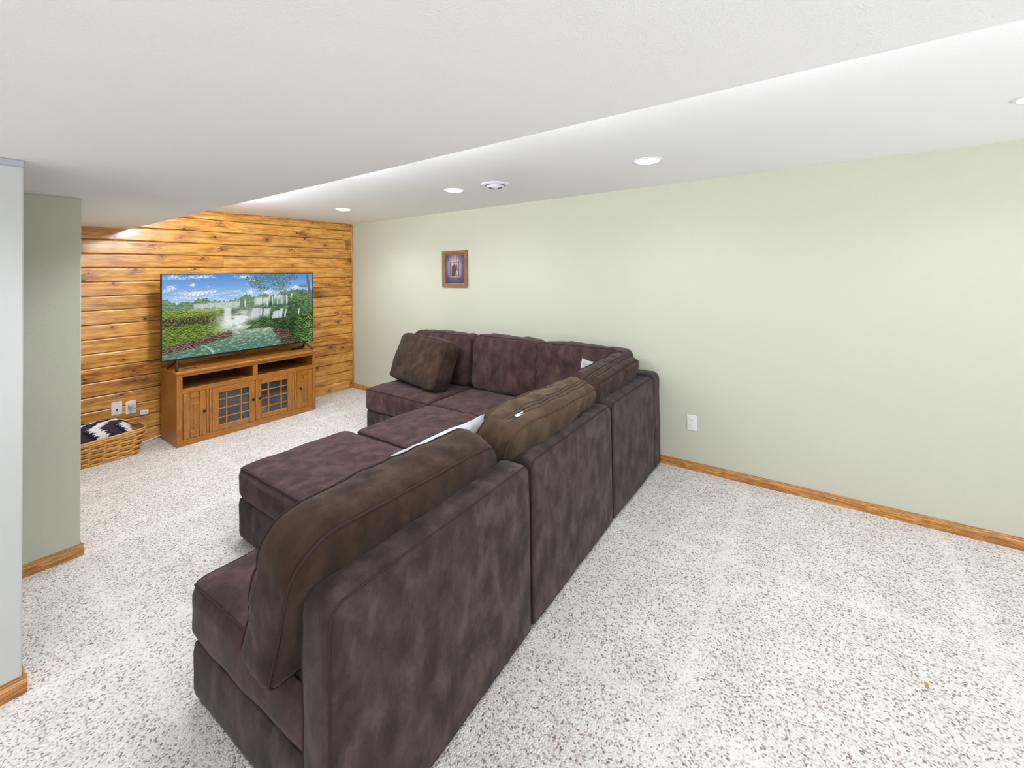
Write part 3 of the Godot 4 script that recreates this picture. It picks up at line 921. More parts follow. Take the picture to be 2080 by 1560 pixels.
func back_cushion(label: String, size: Vector3, at: Transform3D, seed: int, m: Material, conf := {}, zipper := false, care_tag := false) -> Node3D:
	var o := thing("back_cushion", label, "cushion", at, "loose back cushions of the sofa")
	var c := {"rtop": 0.09, "rbot": 0.07, "bulge": V(0.012, 0.014, 0.035), "amp": 0.014, "freq": 5.0}
	c.merge(conf, true)
	var p := pad("cover", size, 0.035, seed, m, o, Transform3D(), c, Vector3i(44, 30, 12))
	var pm: Material = M.piping_light if m == M.suede_light else M.piping
	pipe(p[0].edge_path(1.0, 0.001, 34), o, 0.0045, pm)
	pipe(p[0].edge_path(-1.0, 0.001, 34), o, 0.0045, pm)
	if zipper:
		var path := PackedVector3Array()
		for i in 41:
			var u := lerpf(-0.86, 0.86, i / 40.0)
			path.append(p[0].at(V(u, 1.0, 0.15)) + V(0, 0.0005, 0.001 * sin(i * 0.9)))
		var mb := MB.new(); tube(mb, path, 0.004, 6, false, 1, 0.6)
		obj("zipper", mb, M.zip, o)
		for sgn in [-0.09, 0.39]:
			var lip := PackedVector3Array()
			for i in 41: lip.append(p[0].at(V(lerpf(-0.9, 0.9, i / 40.0), 1.0, sgn)))
			var ml := MB.new(); tube(ml, lip, 0.0035, 6)
			obj("zipper_flap", ml, pm, o)
		var e: Vector3 = p[0].at(V(0.84, 1.0, 0.15))
		obj("zipper_pull", a_box(e + V(-0.004, 0.001, 0.0), e + V(0.004, 0.006, 0.03), 0.001), M.zip, o)
	if care_tag:
		var e2: Vector3 = p[0].at(V(-0.7, 1.0, 0.3))
		obj("care_tag", a_box(e2 + V(-0.035, 0.002, -0.004), e2 + V(0.03, 0.005, 0.012), 0.0008), M.white_cloth, o)
	return o

# A thin pillow with pointed corners.
func scatter_pillow(label: String, w: float, h: float, t: float, at: Transform3D, seed: int, hollow := 0.12) -> void:
	var o := thing("white_pillow", label, "pillow", at)
	var mb := MB.new()
	var n := fnl(FastNoiseLite.TYPE_SIMPLEX_SMOOTH, 1.0, seed, 3)
	var N := 26
	for s in [-1.0, 1.0]:
		var gr := PackedVector3Array()
		for i in N + 1:
			for j in N + 1:
				var u := 2.0 * i / N - 1.0; var v := 2.0 * j / N - 1.0
				var edge := (1.0 - u * u) * (1.0 - v * v)
				var x := u * w * 0.5 * (1.0 - 0.10 * (1.0 - v * v)); var y := v * h * 0.5 * (1.0 - hollow * (1.0 - u * u))
				var wr := n.get_noise_2d(u * 2.4, v * 2.4) * 0.02 * edge
				var z: float = s * t * 0.5 * pow(edge, 0.45) + wr + 0.012 * n.get_noise_2d(u * 1.5 + 20.0, v * 1.5)
				gr.append(V(x, y, z))
		for i in N:
			for j in N:
				var a := gr[i * (N + 1) + j]; var b := gr[(i + 1) * (N + 1) + j]; var c := gr[(i + 1) * (N + 1) + j + 1]; var d := gr[i * (N + 1) + j + 1]
				if s > 0: mb.quad(a, b, c, d, 1)
				else: mb.quad(d, c, b, a, 2)
	obj("cover", mb, M.white_cloth, o)

func build_sofa() -> void:
	section("brown suede sofa section nearest the viewer, armless end section with its broad back turned", T(0.600, 0, -1.004, 0.036), 0.975, 0.915, 0.042, 0.005, 0.128, 300)
	section("brown suede sofa section second in the row, behind the zipped lighter cushion", T(1.580, 0, -1.041, 0.022), 0.962, 0.915, 0.005, 0.005, 0.128, 310)
	section("brown suede corner sofa section touching the green wall, with backs on two sides", T(2.546, 0, -1.062, 0.0), 0.835, 0.955, 0.005, 0.01, 0.128, 320, 0.165)
	# the two sections along the wall, turned so that their backs face it
	section("brown suede sofa section between the corner section and the end with the leaning cushion", T(3.545, 0, -2.022, PI / 2), 0.775, 0.91, 0.004, 0.004, 0.15, 330)
	section("brown suede sofa section at the far end by the wood wall, under a leaning cushion", T(3.545, 0, -2.802, PI / 2), 0.905, 0.905, 0.004, 0.004, 0.15, 340)
	# ottomans fill the middle
	ottoman("brown suede ottoman nearest the television stand, free on its left side", T(1.497, 0, -2.435), 0.735, 0.83, 350)
	ottoman("brown suede ottoman between the free ottoman and the wall section", T(2.250, 0, -2.40), 0.745, 0.76, 360)
	# loose cushions
	back_cushion("big dark brown box cushion overhanging the end of the nearest section", V(0.945, 0.455, 0.165), T(1.030, 0.660, -1.262, 0.036, 0.29, -0.03), 401, M.suede_pillow, {"rtop": 0.13, "rbot": 0.035, "amp": 0.013, "creases": [[V(0.22, 0.05, 0.09), V(0.40, -0.02, 0.08), 0.03, 0.02], [V(0.1, 0.0, 0.1), V(0.22, -0.08, 0.1), 0.028, 0.018], [V(-0.4, 0.05, 0.08), V(-0.32, -0.02, 0.09), 0.02, 0.012]]})
	back_cushion("light brown zipped cushion with white care tag on the second section", V(0.945, 0.46, 0.17), T(2.005, 0.672, -1.272, 0.0, 0.34), 402, M.suede_light, {"rtop": 0.10, "rbot": 0.07, "amp": 0.018, "bulge": V(0.01, 0.02, 0.05), "dents": [[V(0.28, 0.06, 0.12), 0.06, V(0, 0, -0.035)], [V(0.45, -0.1, 0.05), 0.14, V(-0.03, 0.03, 0)]], "creases": [[V(0.12, 0.2, 0.08), V(0.3, 0.05, 0.11), 0.03, 0.014]]}, true, true)
	back_cushion("dark brown zipped cushion in the corner beside the green wall", V(0.86, 0.46, 0.17), T(2.895, 0.682, -1.285, 0.0, 0.30, 0.04), 403, M.suede_pillow, {"rtop": 0.12}, true)
	back_cushion("upright plum brown cushion in the corner, against the green wall's back panel", V(0.84, 0.50, 0.18), T(3.275, 0.695, -1.63, PI / 2, 0.10), 404, M.suede_seat, {"rtop": 0.07, "creases": creases_set(0.42)})
	back_cushion("upright plum brown cushion in the middle of the three along the wall", V(0.745, 0.51, 0.19), T(3.27, 0.70, -2.385, PI / 2, 0.10), 405, M.suede_seat, {"rtop": 0.08, "creases": creases_set(0.37)})
	back_cushion("upright dark cushion at the far end, half hidden by the leaning one", V(0.83, 0.50, 0.18), T(3.28, 0.695, -3.215, PI / 2, 0.10), 406, M.suede_seat, {"rtop": 0.08})
	var lean := Transform3D(Basis(Vector3.UP, PI / 2 - 0.13) * Basis(Vector3.RIGHT, 0.40) * Basis(Vector3.BACK, 0.03), V(3.0, 0.685, -3.262))
	back_cushion("loose brown cushion leaning crooked on the far end seat", V(0.80, 0.47, 0.16), lean, 407, M.suede_pillow, {"rtop": 0.07, "rbot": 0.06, "creases": [[V(-0.2, 0.05, -0.1), V(0.1, -0.1, -0.1), 0.03, 0.014], [V(0.1, -0.1, -0.1), V(0.35, -0.12, -0.1), 0.025, 0.012]]})
	scatter_pillow("white pillow with a pointed corner sticking up in the sofa corner", 0.44, 0.42, 0.08, T(3.03, 0.688, -1.43, 0.0, 0.05, -0.20), 5, 0.12)
	scatter_pillow("white pillow peeking out behind the nearest brown cushion", 0.66, 0.40, 0.11, T(1.46, 0.612, -1.50, 0.0, 0.15, 0.0), 6, 0.0)

func creases_set(hw: float) -> Array:
	return [[V(-0.33 * hw, 0.2, -0.12), V(-0.3 * hw, -0.2, -0.12), 0.012, 0.008], [V(0.4 * hw, 0.2, -0.12), V(0.36 * hw, -0.2, -0.12), 0.012, 0.008], [V(-0.1 * hw, 0.22, -0.1), V(0.0, 0.1, -0.12), 0.02, 0.012], [V(-0.6 * hw, 0.24, -0.1), V(-0.45 * hw, 0.1, -0.12), 0.018, 0.012]]

func ottoman(label: String, at: Transform3D, w: float, d: float, seed: int) -> void:
	var s := thing("ottoman", label, "ottoman", at, "ottomans pushed against the sofa")
	pad("base", V(w - 0.01, 0.23, d - 0.01), 0.02, seed, M.suede, s, T(0, 0.132, 0), {"rtop": 0.02, "rbot": 0.02, "amp": 0.003}, Vector3i(14, 6, 12))
	var c := pad("cushion_top", V(w, 0.195, d), 0.045, seed + 1, M.suede_seat, s, T(0, 0.337, 0), {"rtop": 0.045, "rbot": 0.045, "bulge": V(0.006, 0.014, 0.006), "amp": 0.007, "freq": 3.0}, Vector3i(28, 10, 28))
	pipe(c[0].edge_path_top(1.0, 0.001), c[1])
	feet(s, V(-w * 0.5 + 0.07, 0, -d * 0.5 + 0.07), V(w * 0.5 - 0.07, 0, d * 0.5 - 0.07))

# ------------------------------------------------------------------ television stand
func build_cabinet() -> void:
	var o := thing("tv_stand", "honey brown mission-style television stand with glass doors", "tv stand")
	var W: Material = M.cabinet
	var x0 := 1.414; var x1 := 2.744; var zf := -4.806; var zb := -5.235
	var part := func(called: String, lo: Vector3, hi: Vector3, bev := 0.002, g := 0, m: Material = null) -> MeshInstance3D:
		return obj(called, a_box(lo, hi, bev, g), m if m else W, o)
	var top: MeshInstance3D = part.call("top", V(1.403, 0.664, zb - 0.005), V(2.757, 0.692, zf + 0.016), 0.007)
	obj("cable_slot", a_box(V(1.505, 0.6905, -4.942), V(1.605, 0.6935, -4.900), 0.0005), M.black_soft, top)
	part.call("side_panel", V(x0, 0, zb), V(x0 + 0.02, 0.664, zf - 0.018), 0.001, 1)
	part.call("side_panel", V(x1 - 0.02, 0, zb), V(x1, 0.664, zf - 0.018), 0.001, 1)
	part.call("back_panel", V(x0 + 0.02, 0.03, zb), V(x1 - 0.02, 0.66, zb + 0.008), 0.0, 0, M.dark_wood)
	part.call("shelf", V(x0 + 0.02, 0.502, zb + 0.01), V(x1 - 0.02, 0.52, zf - 0.02), 0.001)
	part.call("shelf", V(x0 + 0.02, 0.255, zb + 0.01), V(x1 - 0.02, 0.27, zf - 0.06), 0.001)
	part.call("bottom_panel", V(x0 + 0.02, 0.045, zb + 0.01), V(x1 - 0.02, 0.06, zf - 0.02), 0.001)
	for x in [1.671, 2.089, 2.498]:
		part.call("divider", V(x - 0.008, 0.06, zb + 0.01), V(x + 0.008, 0.502, zf - 0.022), 0.001, 1)
	# face frame
	part.call("stile", V(x0, 0, zf - 0.02), V(1.459, 0.664, zf), 0.002, 1)
	part.call("stile", V(2.709, 0, zf - 0.02), V(x1, 0.664, zf), 0.002, 1)
	part.call("rail", V(1.459, 0.638, zf - 0.02), V(2.709, 0.664, zf), 0.002)
	part.call("rail", V(1.459, 0.482, zf - 0.02), V(2.709, 0.527, zf), 0.002)
	part.call("rail", V(1.459, 0.0, zf - 0.02), V(2.709, 0.058, zf), 0.002)
	part.call("stile", V(2.066, 0.527, zf - 0.02), V(2.111, 0.638, zf), 0.002, 1)
	part.call("divider", V(2.079, 0.52, zb + 0.01), V(2.098, 0.66, zf - 0.02), 0.001, 1)
	for x in [1.6485, 2.4775]:
		part.call("stile", V(x, 0.058, zf - 0.02), V(x + 0.0215, 0.482, zf - 0.001), 0.002, 1)
		part.call("stile", V(x + 0.0255, 0.058, zf - 0.02), V(x + 0.0445, 0.482, zf - 0.001), 0.002, 1)
	for x in [1.6485, 2.4775]: obj("groove", a_box(V(x + 0.019, 0.058, zf - 0.0205), V(x + 0.028, 0.482, zf - 0.014)), M.groove, o)
	# dark glaze lines round the doors: the backing seen through the gaps
	for g in [[1.459, 1.650], [1.6925, 2.111], [2.078, 2.480], [2.520, 2.709]]:
		var gb := MB.new()
		box(gb, V(g[0], 0.058, zf - 0.0185), V(g[1], 0.064, zf - 0.0125)); box(gb, V(g[0], 0.476, zf - 0.0185), V(g[1], 0.482, zf - 0.0125))
		box(gb, V(g[0], 0.064, zf - 0.0185), V(g[0] + 0.006, 0.476, zf - 0.0125)); box(gb, V(g[1] - 0.006, 0.064, zf - 0.0185), V(g[1], 0.476, zf - 0.0125))
		obj("door_stop", gb, M.groove, o)
	narrow_door(o, 1.4630, 1.6450, zf, 1.624)
	glass_door(o, 1.6970, 2.0845, zf, 2.061, [1.820, 1.954])
	glass_door(o, 2.0895, 2.4740, zf, 2.126, [2.218, 2.352])
	narrow_door(o, 2.5250, 2.7055, zf, 2.558)
	# what shows behind the glass
	var bowl := thing("bowl", "pale green and white bowl behind the lower corner pane", "bowl", T(2.185, 0.061, -4.885))
	var mb := MB.new()
	lathe(mb, PackedVector2Array([Vector2(0.03, 0.0), Vector2(0.045, 0.012), Vector2(0.055, 0.045), Vector2(0.058, 0.085), Vector2(0.052, 0.085), Vector2(0.04, 0.03), Vector2(0.0001, 0.012)]), 28)
	var gm := mat(Color.WHITE, 0.3)
	gm.albedo_texture = noise_tex(fnl(FastNoiseLite.TYPE_SIMPLEX_SMOOTH, 0.02, 55, 2), 128, ramp([[0.0, 60, 130, 110], [0.45, 120, 180, 150], [0.5, 225, 232, 225], [1.0, 235, 238, 232]]))
	gm.uv1_triplanar = true; gm.uv1_scale = Vector3.ONE * 7.0
	obj("shell", mb, gm, bowl)

func knob(x: float, y: float, z: float, parent: Node3D) -> void:
	var mb := MB.new()
	lathe(mb, PackedVector2Array([Vector2(0.006, 0.0), Vector2(0.005, 0.008), Vector2(0.009, 0.012), Vector2(0.0135, 0.017), Vector2(0.013, 0.022), Vector2(0.008, 0.026), Vector2(0.0001, 0.027)]), 20)
	obj("knob", mb, M.bronze, parent, Transform3D(Basis(Vector3.RIGHT, PI / 2), V(x, y, z)))

func frame(mb: MB, x0: float, x1: float, y0: float, y1: float, z0: float, z1: float, st: float, rt: float, rb: float) -> void:
	box(mb, V(x0, y0, z0), V(x0 + st, y1, z1), 0.002, 1, Vector2(rng.randf(), rng.randf()))
	box(mb, V(x1 - st, y0, z0), V(x1, y1, z1), 0.002, 1, Vector2(rng.randf(), rng.randf()))
	box(mb, V(x0 + st + 0.003, y1 - rt, z0), V(x1 - st - 0.003, y1, z1 - 0.001), 0.003, 0, Vector2(rng.randf(), rng.randf()))
	box(mb, V(x0 + st + 0.003, y0, z0), V(x1 - st - 0.003, y0 + rb, z1 - 0.001), 0.003, 0, Vector2(rng.randf(), rng.randf()))

func narrow_door(o: Node3D, x0: float, x1: float, zf: float, kx: float) -> void:
	var y0 := 0.061; var y1 := 0.479
	var st := 0.051
	var mb := MB.new()
	frame(mb, x0, x1, y0, y1, zf - 0.017, zf + 0.001, st, 0.056, 0.062)
	var d := obj("door", mb, M.cabinet, o)
	obj("panel", a_box(V(x0 + st, y0 + 0.06, zf - 0.016), V(x1 - st, y1 - 0.054, zf - 0.010), 0.0, 1), M.cabinet, d)
	var mx := (x0 + x1) * 0.5
	obj("lattice_bar", a_box(V(mx - 0.009, y0 + 0.062, zf - 0.010), V(mx + 0.009, y1 - 0.056, zf - 0.003), 0.0015, 1), M.cabinet, d)
	for yy in [y1 - 0.107, y0 + 0.112]:
		obj("lattice_bar", a_box(V(x0 + st, yy - 0.008, zf - 0.010), V(x1 - st, yy + 0.008, zf - 0.002), 0.0015, 0), M.cabinet, d)
	knob(kx, 0.286, zf + 0.001, d)

func glass_door(o: Node3D, x0: float, x1: float, zf: float, kx: float, cols: Array) -> void:
	var y0 := 0.061; var y1 := 0.479
	var gx0 := x0 + 0.0555; var gx1 := x1 - 0.0575; var gy0 := y0 + 0.052; var gy1 := y1 - 0.056
	var mb := MB.new()
	frame(mb, x0, x1, y0, y1, zf - 0.017, zf + 0.001, 0.0555, 0.056, 0.052)
	var d := obj("door", mb, M.cabinet, o)
	var xs := [gx0, cols[0], cols[1], gx1]
	var hh := gy1 - gy0
	var ys := [gy0, gy0 + hh * 0.215, gy0 + hh * 0.5, gy0 + hh * 0.785, gy1]
	for k in 2:
		obj("muntin", a_box(V(cols[k] - 0.007, gy0, zf - 0.014), V(cols[k] + 0.007, gy1, zf - 0.002), 0.0015, 1), M.cabinet, d)
	for k in [1, 2, 3]:
		for c in 3:
			obj("muntin", a_box(V(xs[c] + (0.007 if c > 0 else 0.0), ys[k] - 0.006, zf - 0.014), V(xs[c + 1] - (0.007 if c < 2 else 0.0), ys[k] + 0.006, zf - 0.002), 0.0015, 0), M.cabinet, d)
	for r in 4:
		for c in 3:
			obj("pane", a_box(V(xs[c] + 0.004, ys[r] + 0.004, zf - 0.010), V(xs[c + 1] - 0.004, ys[r + 1] - 0.004, zf - 0.008)), M.dark_glass, d)
	knob(kx, 0.286, zf + 0.001, d)

# ------------------------------------------------------------------ television
func build_television() -> void:
	var x0 := 1.337; var x1 := 2.801; var y0 := 0.777; var y1 := 1.599; var z := -4.95
	var o := thing("television", "large flat television showing waterfalls, standing on the wooden stand", "television", T(0, 0, 0))
	var body := MB.new()
	box(body, V(x0, y0, z - 0.03), V(x1, y1, z - 0.002), 0.004)
	box(body, V(x0 + 0.2, y0 + 0.03, z - 0.075), V(x1 - 0.2, y0 + 0.42, z - 0.028), 0.015)
	obj("housing", body, M.black, o)
	var bz := MB.new()
	var b := 0.009
	box(bz, V(x0, y1 - b, z - 0.004), V(x1, y1, z + 0.001), 0.001)
	box(bz, V(x0, y0, z - 0.004), V(x1, y0 + 0.016, z + 0.001), 0.001)
	box(bz, V(x0, y0 + 0.016, z - 0.004), V(x0 + b, y1 - b, z + 0.001), 0.001)
	box(bz, V(x1 - b, y0 + 0.016, z - 0.004), V(x1, y1 - b, z + 0.001), 0.001)
	var bezel := obj("bezel", bz, M.black, o)
	obj("badge", a_box(V(2.735, y0 + 0.004, z + 0.001), V(2.768, y0 + 0.010, z + 0.0018)), mat(c8(190, 195, 200), 0.4), bezel)
	var sm := mat(c8(6, 6, 8), 0.3, 0.4)
	sm.emission_enabled = true; sm.emission_texture = falls_picture(); sm.emission = Color.BLACK
	sm.emission_energy_multiplier = 0.82
	var sc := MB.new()
	var p0 := V(x0 + b, y0 + 0.016, z - 0.001); var p1 := V(x1 - b, y1 - b, z - 0.001)
	sc.quad(p0, V(p1.x, p0.y, p0.z), p1, V(p0.x, p1.y, p0.z), 0, Vector2(0, 1), Vector2(1, 1), Vector2(1, 0), Vector2(0, 0))
	obj("screen", sc, sm, o)
	var l := AreaLight3D.new()
	l.name = "screen_glow"
	l.area_size = Vector2(x1 - x0 - 0.05, y1 - y0 - 0.05)
	l.light_color = Color(0.75, 0.88, 1.0); l.light_energy = 0.02; l.shadow_enabled = true
	l.transform = Transform3D(Basis(Vector3.UP, PI), V((x0 + x1) / 2, (y0 + y1) / 2, z + 0.004))
	o.add_child(l)
	for fx in [1.462, 2.70]:
		var ft := MB.new()
		var sgn := -1.0 if fx < 2.0 else 1.0
		var apex := V(fx, y0 + 0.005, z - 0.015)
		tube(ft, PackedVector3Array([apex, V(fx + sgn * 0.02, 0.73, z + 0.015 + 0.03), V(fx + sgn * 0.035, 0.699, z + 0.105)]), 0.011, 8, false, 1, 0.6)
		tube(ft, PackedVector3Array([apex, V(fx + sgn * 0.02, 0.73, z - 0.07), V(fx + sgn * 0.035, 0.699, z - 0.14)]), 0.011, 8, false, 1, 0.6)
		obj("foot", ft, M.black_soft, o)
	# remote control
	var r := thing("remote_control", "black remote control lying on the stand's far end", "remote control", T(2.675, 0.6925, -5.075, 0.42))
	obj("body", a_box(V(-0.085, 0, -0.022), V(0.085, 0.018, 0.022), 0.005), M.black, r)
	for i in 7:
		for j in 3:
			obj("button", a_box(V(-0.068 + i * 0.019, 0.017, -0.015 + j * 0.0115), V(-0.057 + i * 0.019, 0.0205, -0.008 + j * 0.0115), 0.0015), mat(c8(120, 122, 128), 0.5) if (i + j) % 4 == 0 else M.black_soft, r)

# ------------------------------------------------------------------ basket and sockets by the wood wall
func rrect(t: float, x0: float, x1: float, z0: float, z1: float, r: float) -> Vector3:
	# a point on a rounded rectangle, t from 0 to 1
	var w := x1 - x0 - 2 * r; var d := z1 - z0 - 2 * r
	var arc := PI * r * 0.5
	var s := fposmod(t, 1.0) * (2 * w + 2 * d + 4 * arc)
	var segs := [w, arc, d, arc, w, arc, d, arc]
	var k := 0
	while s > segs[k] and k < 7:
		s -= segs[k]; k += 1
	match k:
		0: return V(x0 + r + s, 0, z1)
		1: return V(x1 - r + sin(s / r) * r, 0, z1 - r + cos(s / r) * r)
		2: return V(x1, 0, z1 - r - s)
		3: return V(x1 - r + cos(s / r) * r, 0, z0 + r - sin(s / r) * r)
		4: return V(x1 - r - s, 0, z0)
		5: return V(x0 + r - sin(s / r) * r, 0, z0 + r - cos(s / r) * r)
		6: return V(x0, 0, z0 + r + s)
	return V(x0 + r - cos(s / r) * r, 0, z1 - r + sin(s / r) * r)

func build_corner() -> void:
	var o := thing("basket", "woven honey-coloured basket on the carpet below the wall sockets", "basket")
	var X0 := 0.60; var X1 := 1.185; var Z0 := -5.225; var Z1 := -4.945
	var H := 0.195; var rows := 9; var stakes := 18
	var shape := func(t: float, y: float, out: float) -> Vector3:
		var k := y / H
		var p := rrect(t, X0 - 0.005 * k - out, X1 + 0.055 * k + out, Z0 - 0.012 * k - out, Z1 + 0.006 * k + out, 0.075)
		p.y = y * (1.0 + 0.10 * clampf((p.x - 0.85) / 0.4, -0.3, 1.0) * k)
		return p
	for rw in rows:
		var mb := MB.new()
		var n := stakes * 10
		var y := H * (rw + 0.5) / rows * 0.93
		var rings := []
		for i in n:
			var t := float(i) / n
			var w: float = sin(t * stakes * PI + (PI if rw % 2 else 0.0)) * 0.0075
			var hh := 0.0108
			rings.append([shape.call(t, y - hh, w), shape.call(t, y - hh * 0.5, w + 0.004), shape.call(t, y + hh * 0.5, w + 0.004), shape.call(t, y + hh, w), shape.call(t, y, w - 0.003)])
		for i in n:
			var A: Array = rings[i]; var B: Array = rings[(i + 1) % n]
			for k in 5:
				mb.quad(A[k], B[k], B[(k + 1) % 5], A[(k + 1) % 5], 1, Vector2(float(i) / n, k * 0.1), Vector2(float(i + 1) / n, k * 0.1), Vector2(float(i + 1) / n, k * 0.1 + 0.1), Vector2(float(i) / n, k * 0.1 + 0.1))
		obj("weaver", mb, M.wicker, o)
	for i in stakes:
		var path := PackedVector3Array()
		for k in 12:
			var y := H * 0.97 * k / 11.0
			path.append(shape.call((i + 0.0) / stakes, y + 0.002, 0.0))
		var mb := MB.new(); tube(mb, path, 0.006, 6)
		obj("stake", mb, M.wicker, o)
	for lift in [0.0, 0.016]:
		var mb := MB.new()
		var rp := PackedVector3Array()
		for i in 120: rp.append(shape.call(i / 120.0, H * 0.95, 0.003) + V(0, lift, 0))
		tube(mb, rp, 0.0095, 8, true)
		obj("rim", mb, M.wicker, o)
	var bt := MB.new()
	box(bt, V(X0 + 0.02, 0.004, Z0 + 0.02), V(X1 - 0.02, 0.012, Z1 - 0.02), 0.001)
	obj("bottom", bt, M.wicker, o)
	# chevron blanket heaped in the basket
	var b := MB.new()
	var NX := 44; var NZ := 30
	var n := fnl(FastNoiseLite.TYPE_SIMPLEX_SMOOTH, 1.0, 14, 3)
	var g := PackedVector3Array()
	for i in NX + 1:
		for j in NZ + 1:
			var u := 2.0 * i / NX - 1.0; var v := 2.0 * j / NZ - 1.0
			var bx := pow(absf(u), 5.0 if u > 0.0 else 9.0); var bz := pow(absf(v), 3.4)
			var hgt: float = pow(maxf(0.0, (1.0 - bx) * (1.0 - bz)), 0.45)
			var x := 0.893 + u * 0.272 * (1.0 + 0.02 * (1.0 - hgt)); var z := -5.082 + v * 0.118
			g.append(V(x, 0.115 + 0.212 * hgt + 0.014 * n.get_noise_2d(u * 2.5, v * 2.0) * hgt + 0.004 * hgt * u, z))
	for i in NX:
		for j in NZ:
			var w := func(a: int, c: int) -> Vector2: return Vector2(float(a) / NX * 0.95, float(c) / NZ * 0.62)
			b.quad(g[i * (NZ + 1) + j], g[i * (NZ + 1) + j + 1], g[(i + 1) * (NZ + 1) + j + 1], g[(i + 1) * (NZ + 1) + j], 1, w.call(i, j), w.call(i, j + 1), w.call(i + 1, j + 1), w.call(i + 1, j))
	b.quad(V(0.64, 0.1, -4.98), V(0.64, 0.1, -5.19), V(1.15, 0.1, -5.19), V(1.15, 0.1, -4.98))
	var bm := mat(Color.WHITE, 0.95, 0.2)
	bm.albedo_texture = chevron_sheet()
	tag(obj("blanket", b, bm), "black and white chevron blanket heaped in the woven basket", "blanket")
	# wall plates
	wall_plate("left plain wall plate above the basket, with one dark jack", 1.0995, 0.366, 0)
	wall_plate("wall outlet above the basket with a plug and cord in it", 1.1985, 0.352, 1)
	var st := thing("power_strip", "small white power strip right of the plugged wall outlet", "power strip", T(1.289, 0.2815, ZW + 0.001, 0, 0, -0.10))
	obj("body", a_box(V(-0.036, -0.021, 0), V(0.036, 0.021, 0.03), 0.004), M.plain_white, st)
	for i in 3:
		for j in [-1, 1]:
			obj("slot", a_box(V(-0.026 + i * 0.02 + j * 0.003, -0.002, 0.0298), V(-0.0245 + i * 0.02 + j * 0.003, 0.008, 0.0304)), M.black_soft, st)
	var cd := MB.new()
	tube(cd, curve([V(1.188, 0.36, ZW + 0.035), V(1.215, 0.35, ZW + 0.07), V(1.243, 0.325, ZW + 0.075), V(1.252, 0.29, ZW + 0.06), V(1.245, 0.25, ZW + 0.04), V(1.243, 0.2, ZW + 0.02), V(1.245, 0.06, ZW + 0.022), V(1.25, 0.006, ZW + 0.03)], 40), 0.005, 8)
	var pc := obj("cord", cd, mat(c8(196, 160, 118), 0.5), st, st.transform.affine_inverse())
	pc.set_meta("label", "tan cord looping from the outlet")
	var wc := MB.new()
	tube(wc, curve([V(1.255, 0.0075, -5.23), V(1.30, 0.009, -5.243), V(1.35, 0.012, -5.256), V(1.40, 0.020, -5.262), V(1.425, 0.024, -5.265)], 30), 0.0065, 8)
	tag(obj("white_cable", wc, M.plain_white), "white cable on the floor between basket and television stand", "cable")

func curve(pts: Array, n: int) -> PackedVector3Array:
	var c := Curve3D.new()
	for i in pts.size():
		var a: Vector3 = pts[maxi(i - 1, 0)]; var b: Vector3 = pts[mini(i + 1, pts.size() - 1)]
		var t := (b - a) / 6.0
		c.add_point(pts[i], -t, t)
	var out := PackedVector3Array()
	for i in n + 1: out.append(c.sample_baked(c.get_baked_length() * i / n))
	return out

func wall_plate(label: String, x: float, y: float, kind: int) -> void:
	var o := thing("wall_plate", label, "wall plate", T(x, y, ZW + 0.0005))
	obj("plate", a_box(V(-0.038, -0.06, 0), V(0.038, 0.06, 0.006), 0.003), M.plain_white, o)
	if kind == 0:
		var mb := MB.new()
		lathe(mb, PackedVector2Array([Vector2(0.006, 0.0), Vector2(0.006, 0.009), Vector2(0.0001, 0.009)]), 14)
		obj("jack", mb, M.bronze, o, Transform3D(Basis(Vector3.RIGHT, PI / 2), V(0, -0.012, 0.005)))
	else:
		for s in [-1, 1]:
			obj("socket", a_box(V(-0.016, s * 0.024 - 0.015, 0.005), V(0.016, s * 0.024 + 0.015, 0.008), 0.002), M.plain_white, o)
		obj("plug", a_box(V(-0.02, 0.0, 0.008), V(0.014, 0.03, 0.036), 0.005), mat(c8(206, 202, 196), 0.5), o)
	for s in [-1, 1]:
		var mb := MB.new()
		lathe(mb, PackedVector2Array([Vector2(0.003, 0.0), Vector2(0.003, 0.0012), Vector2(0.0001, 0.0016)]), 10)
		obj("screw", mb, mat(c8(200, 200, 200), 0.4), o, Transform3D(Basis(Vector3.RIGHT, PI / 2), V(0, s * 0.049 if kind == 0 else s * 0.001, 0.006)))

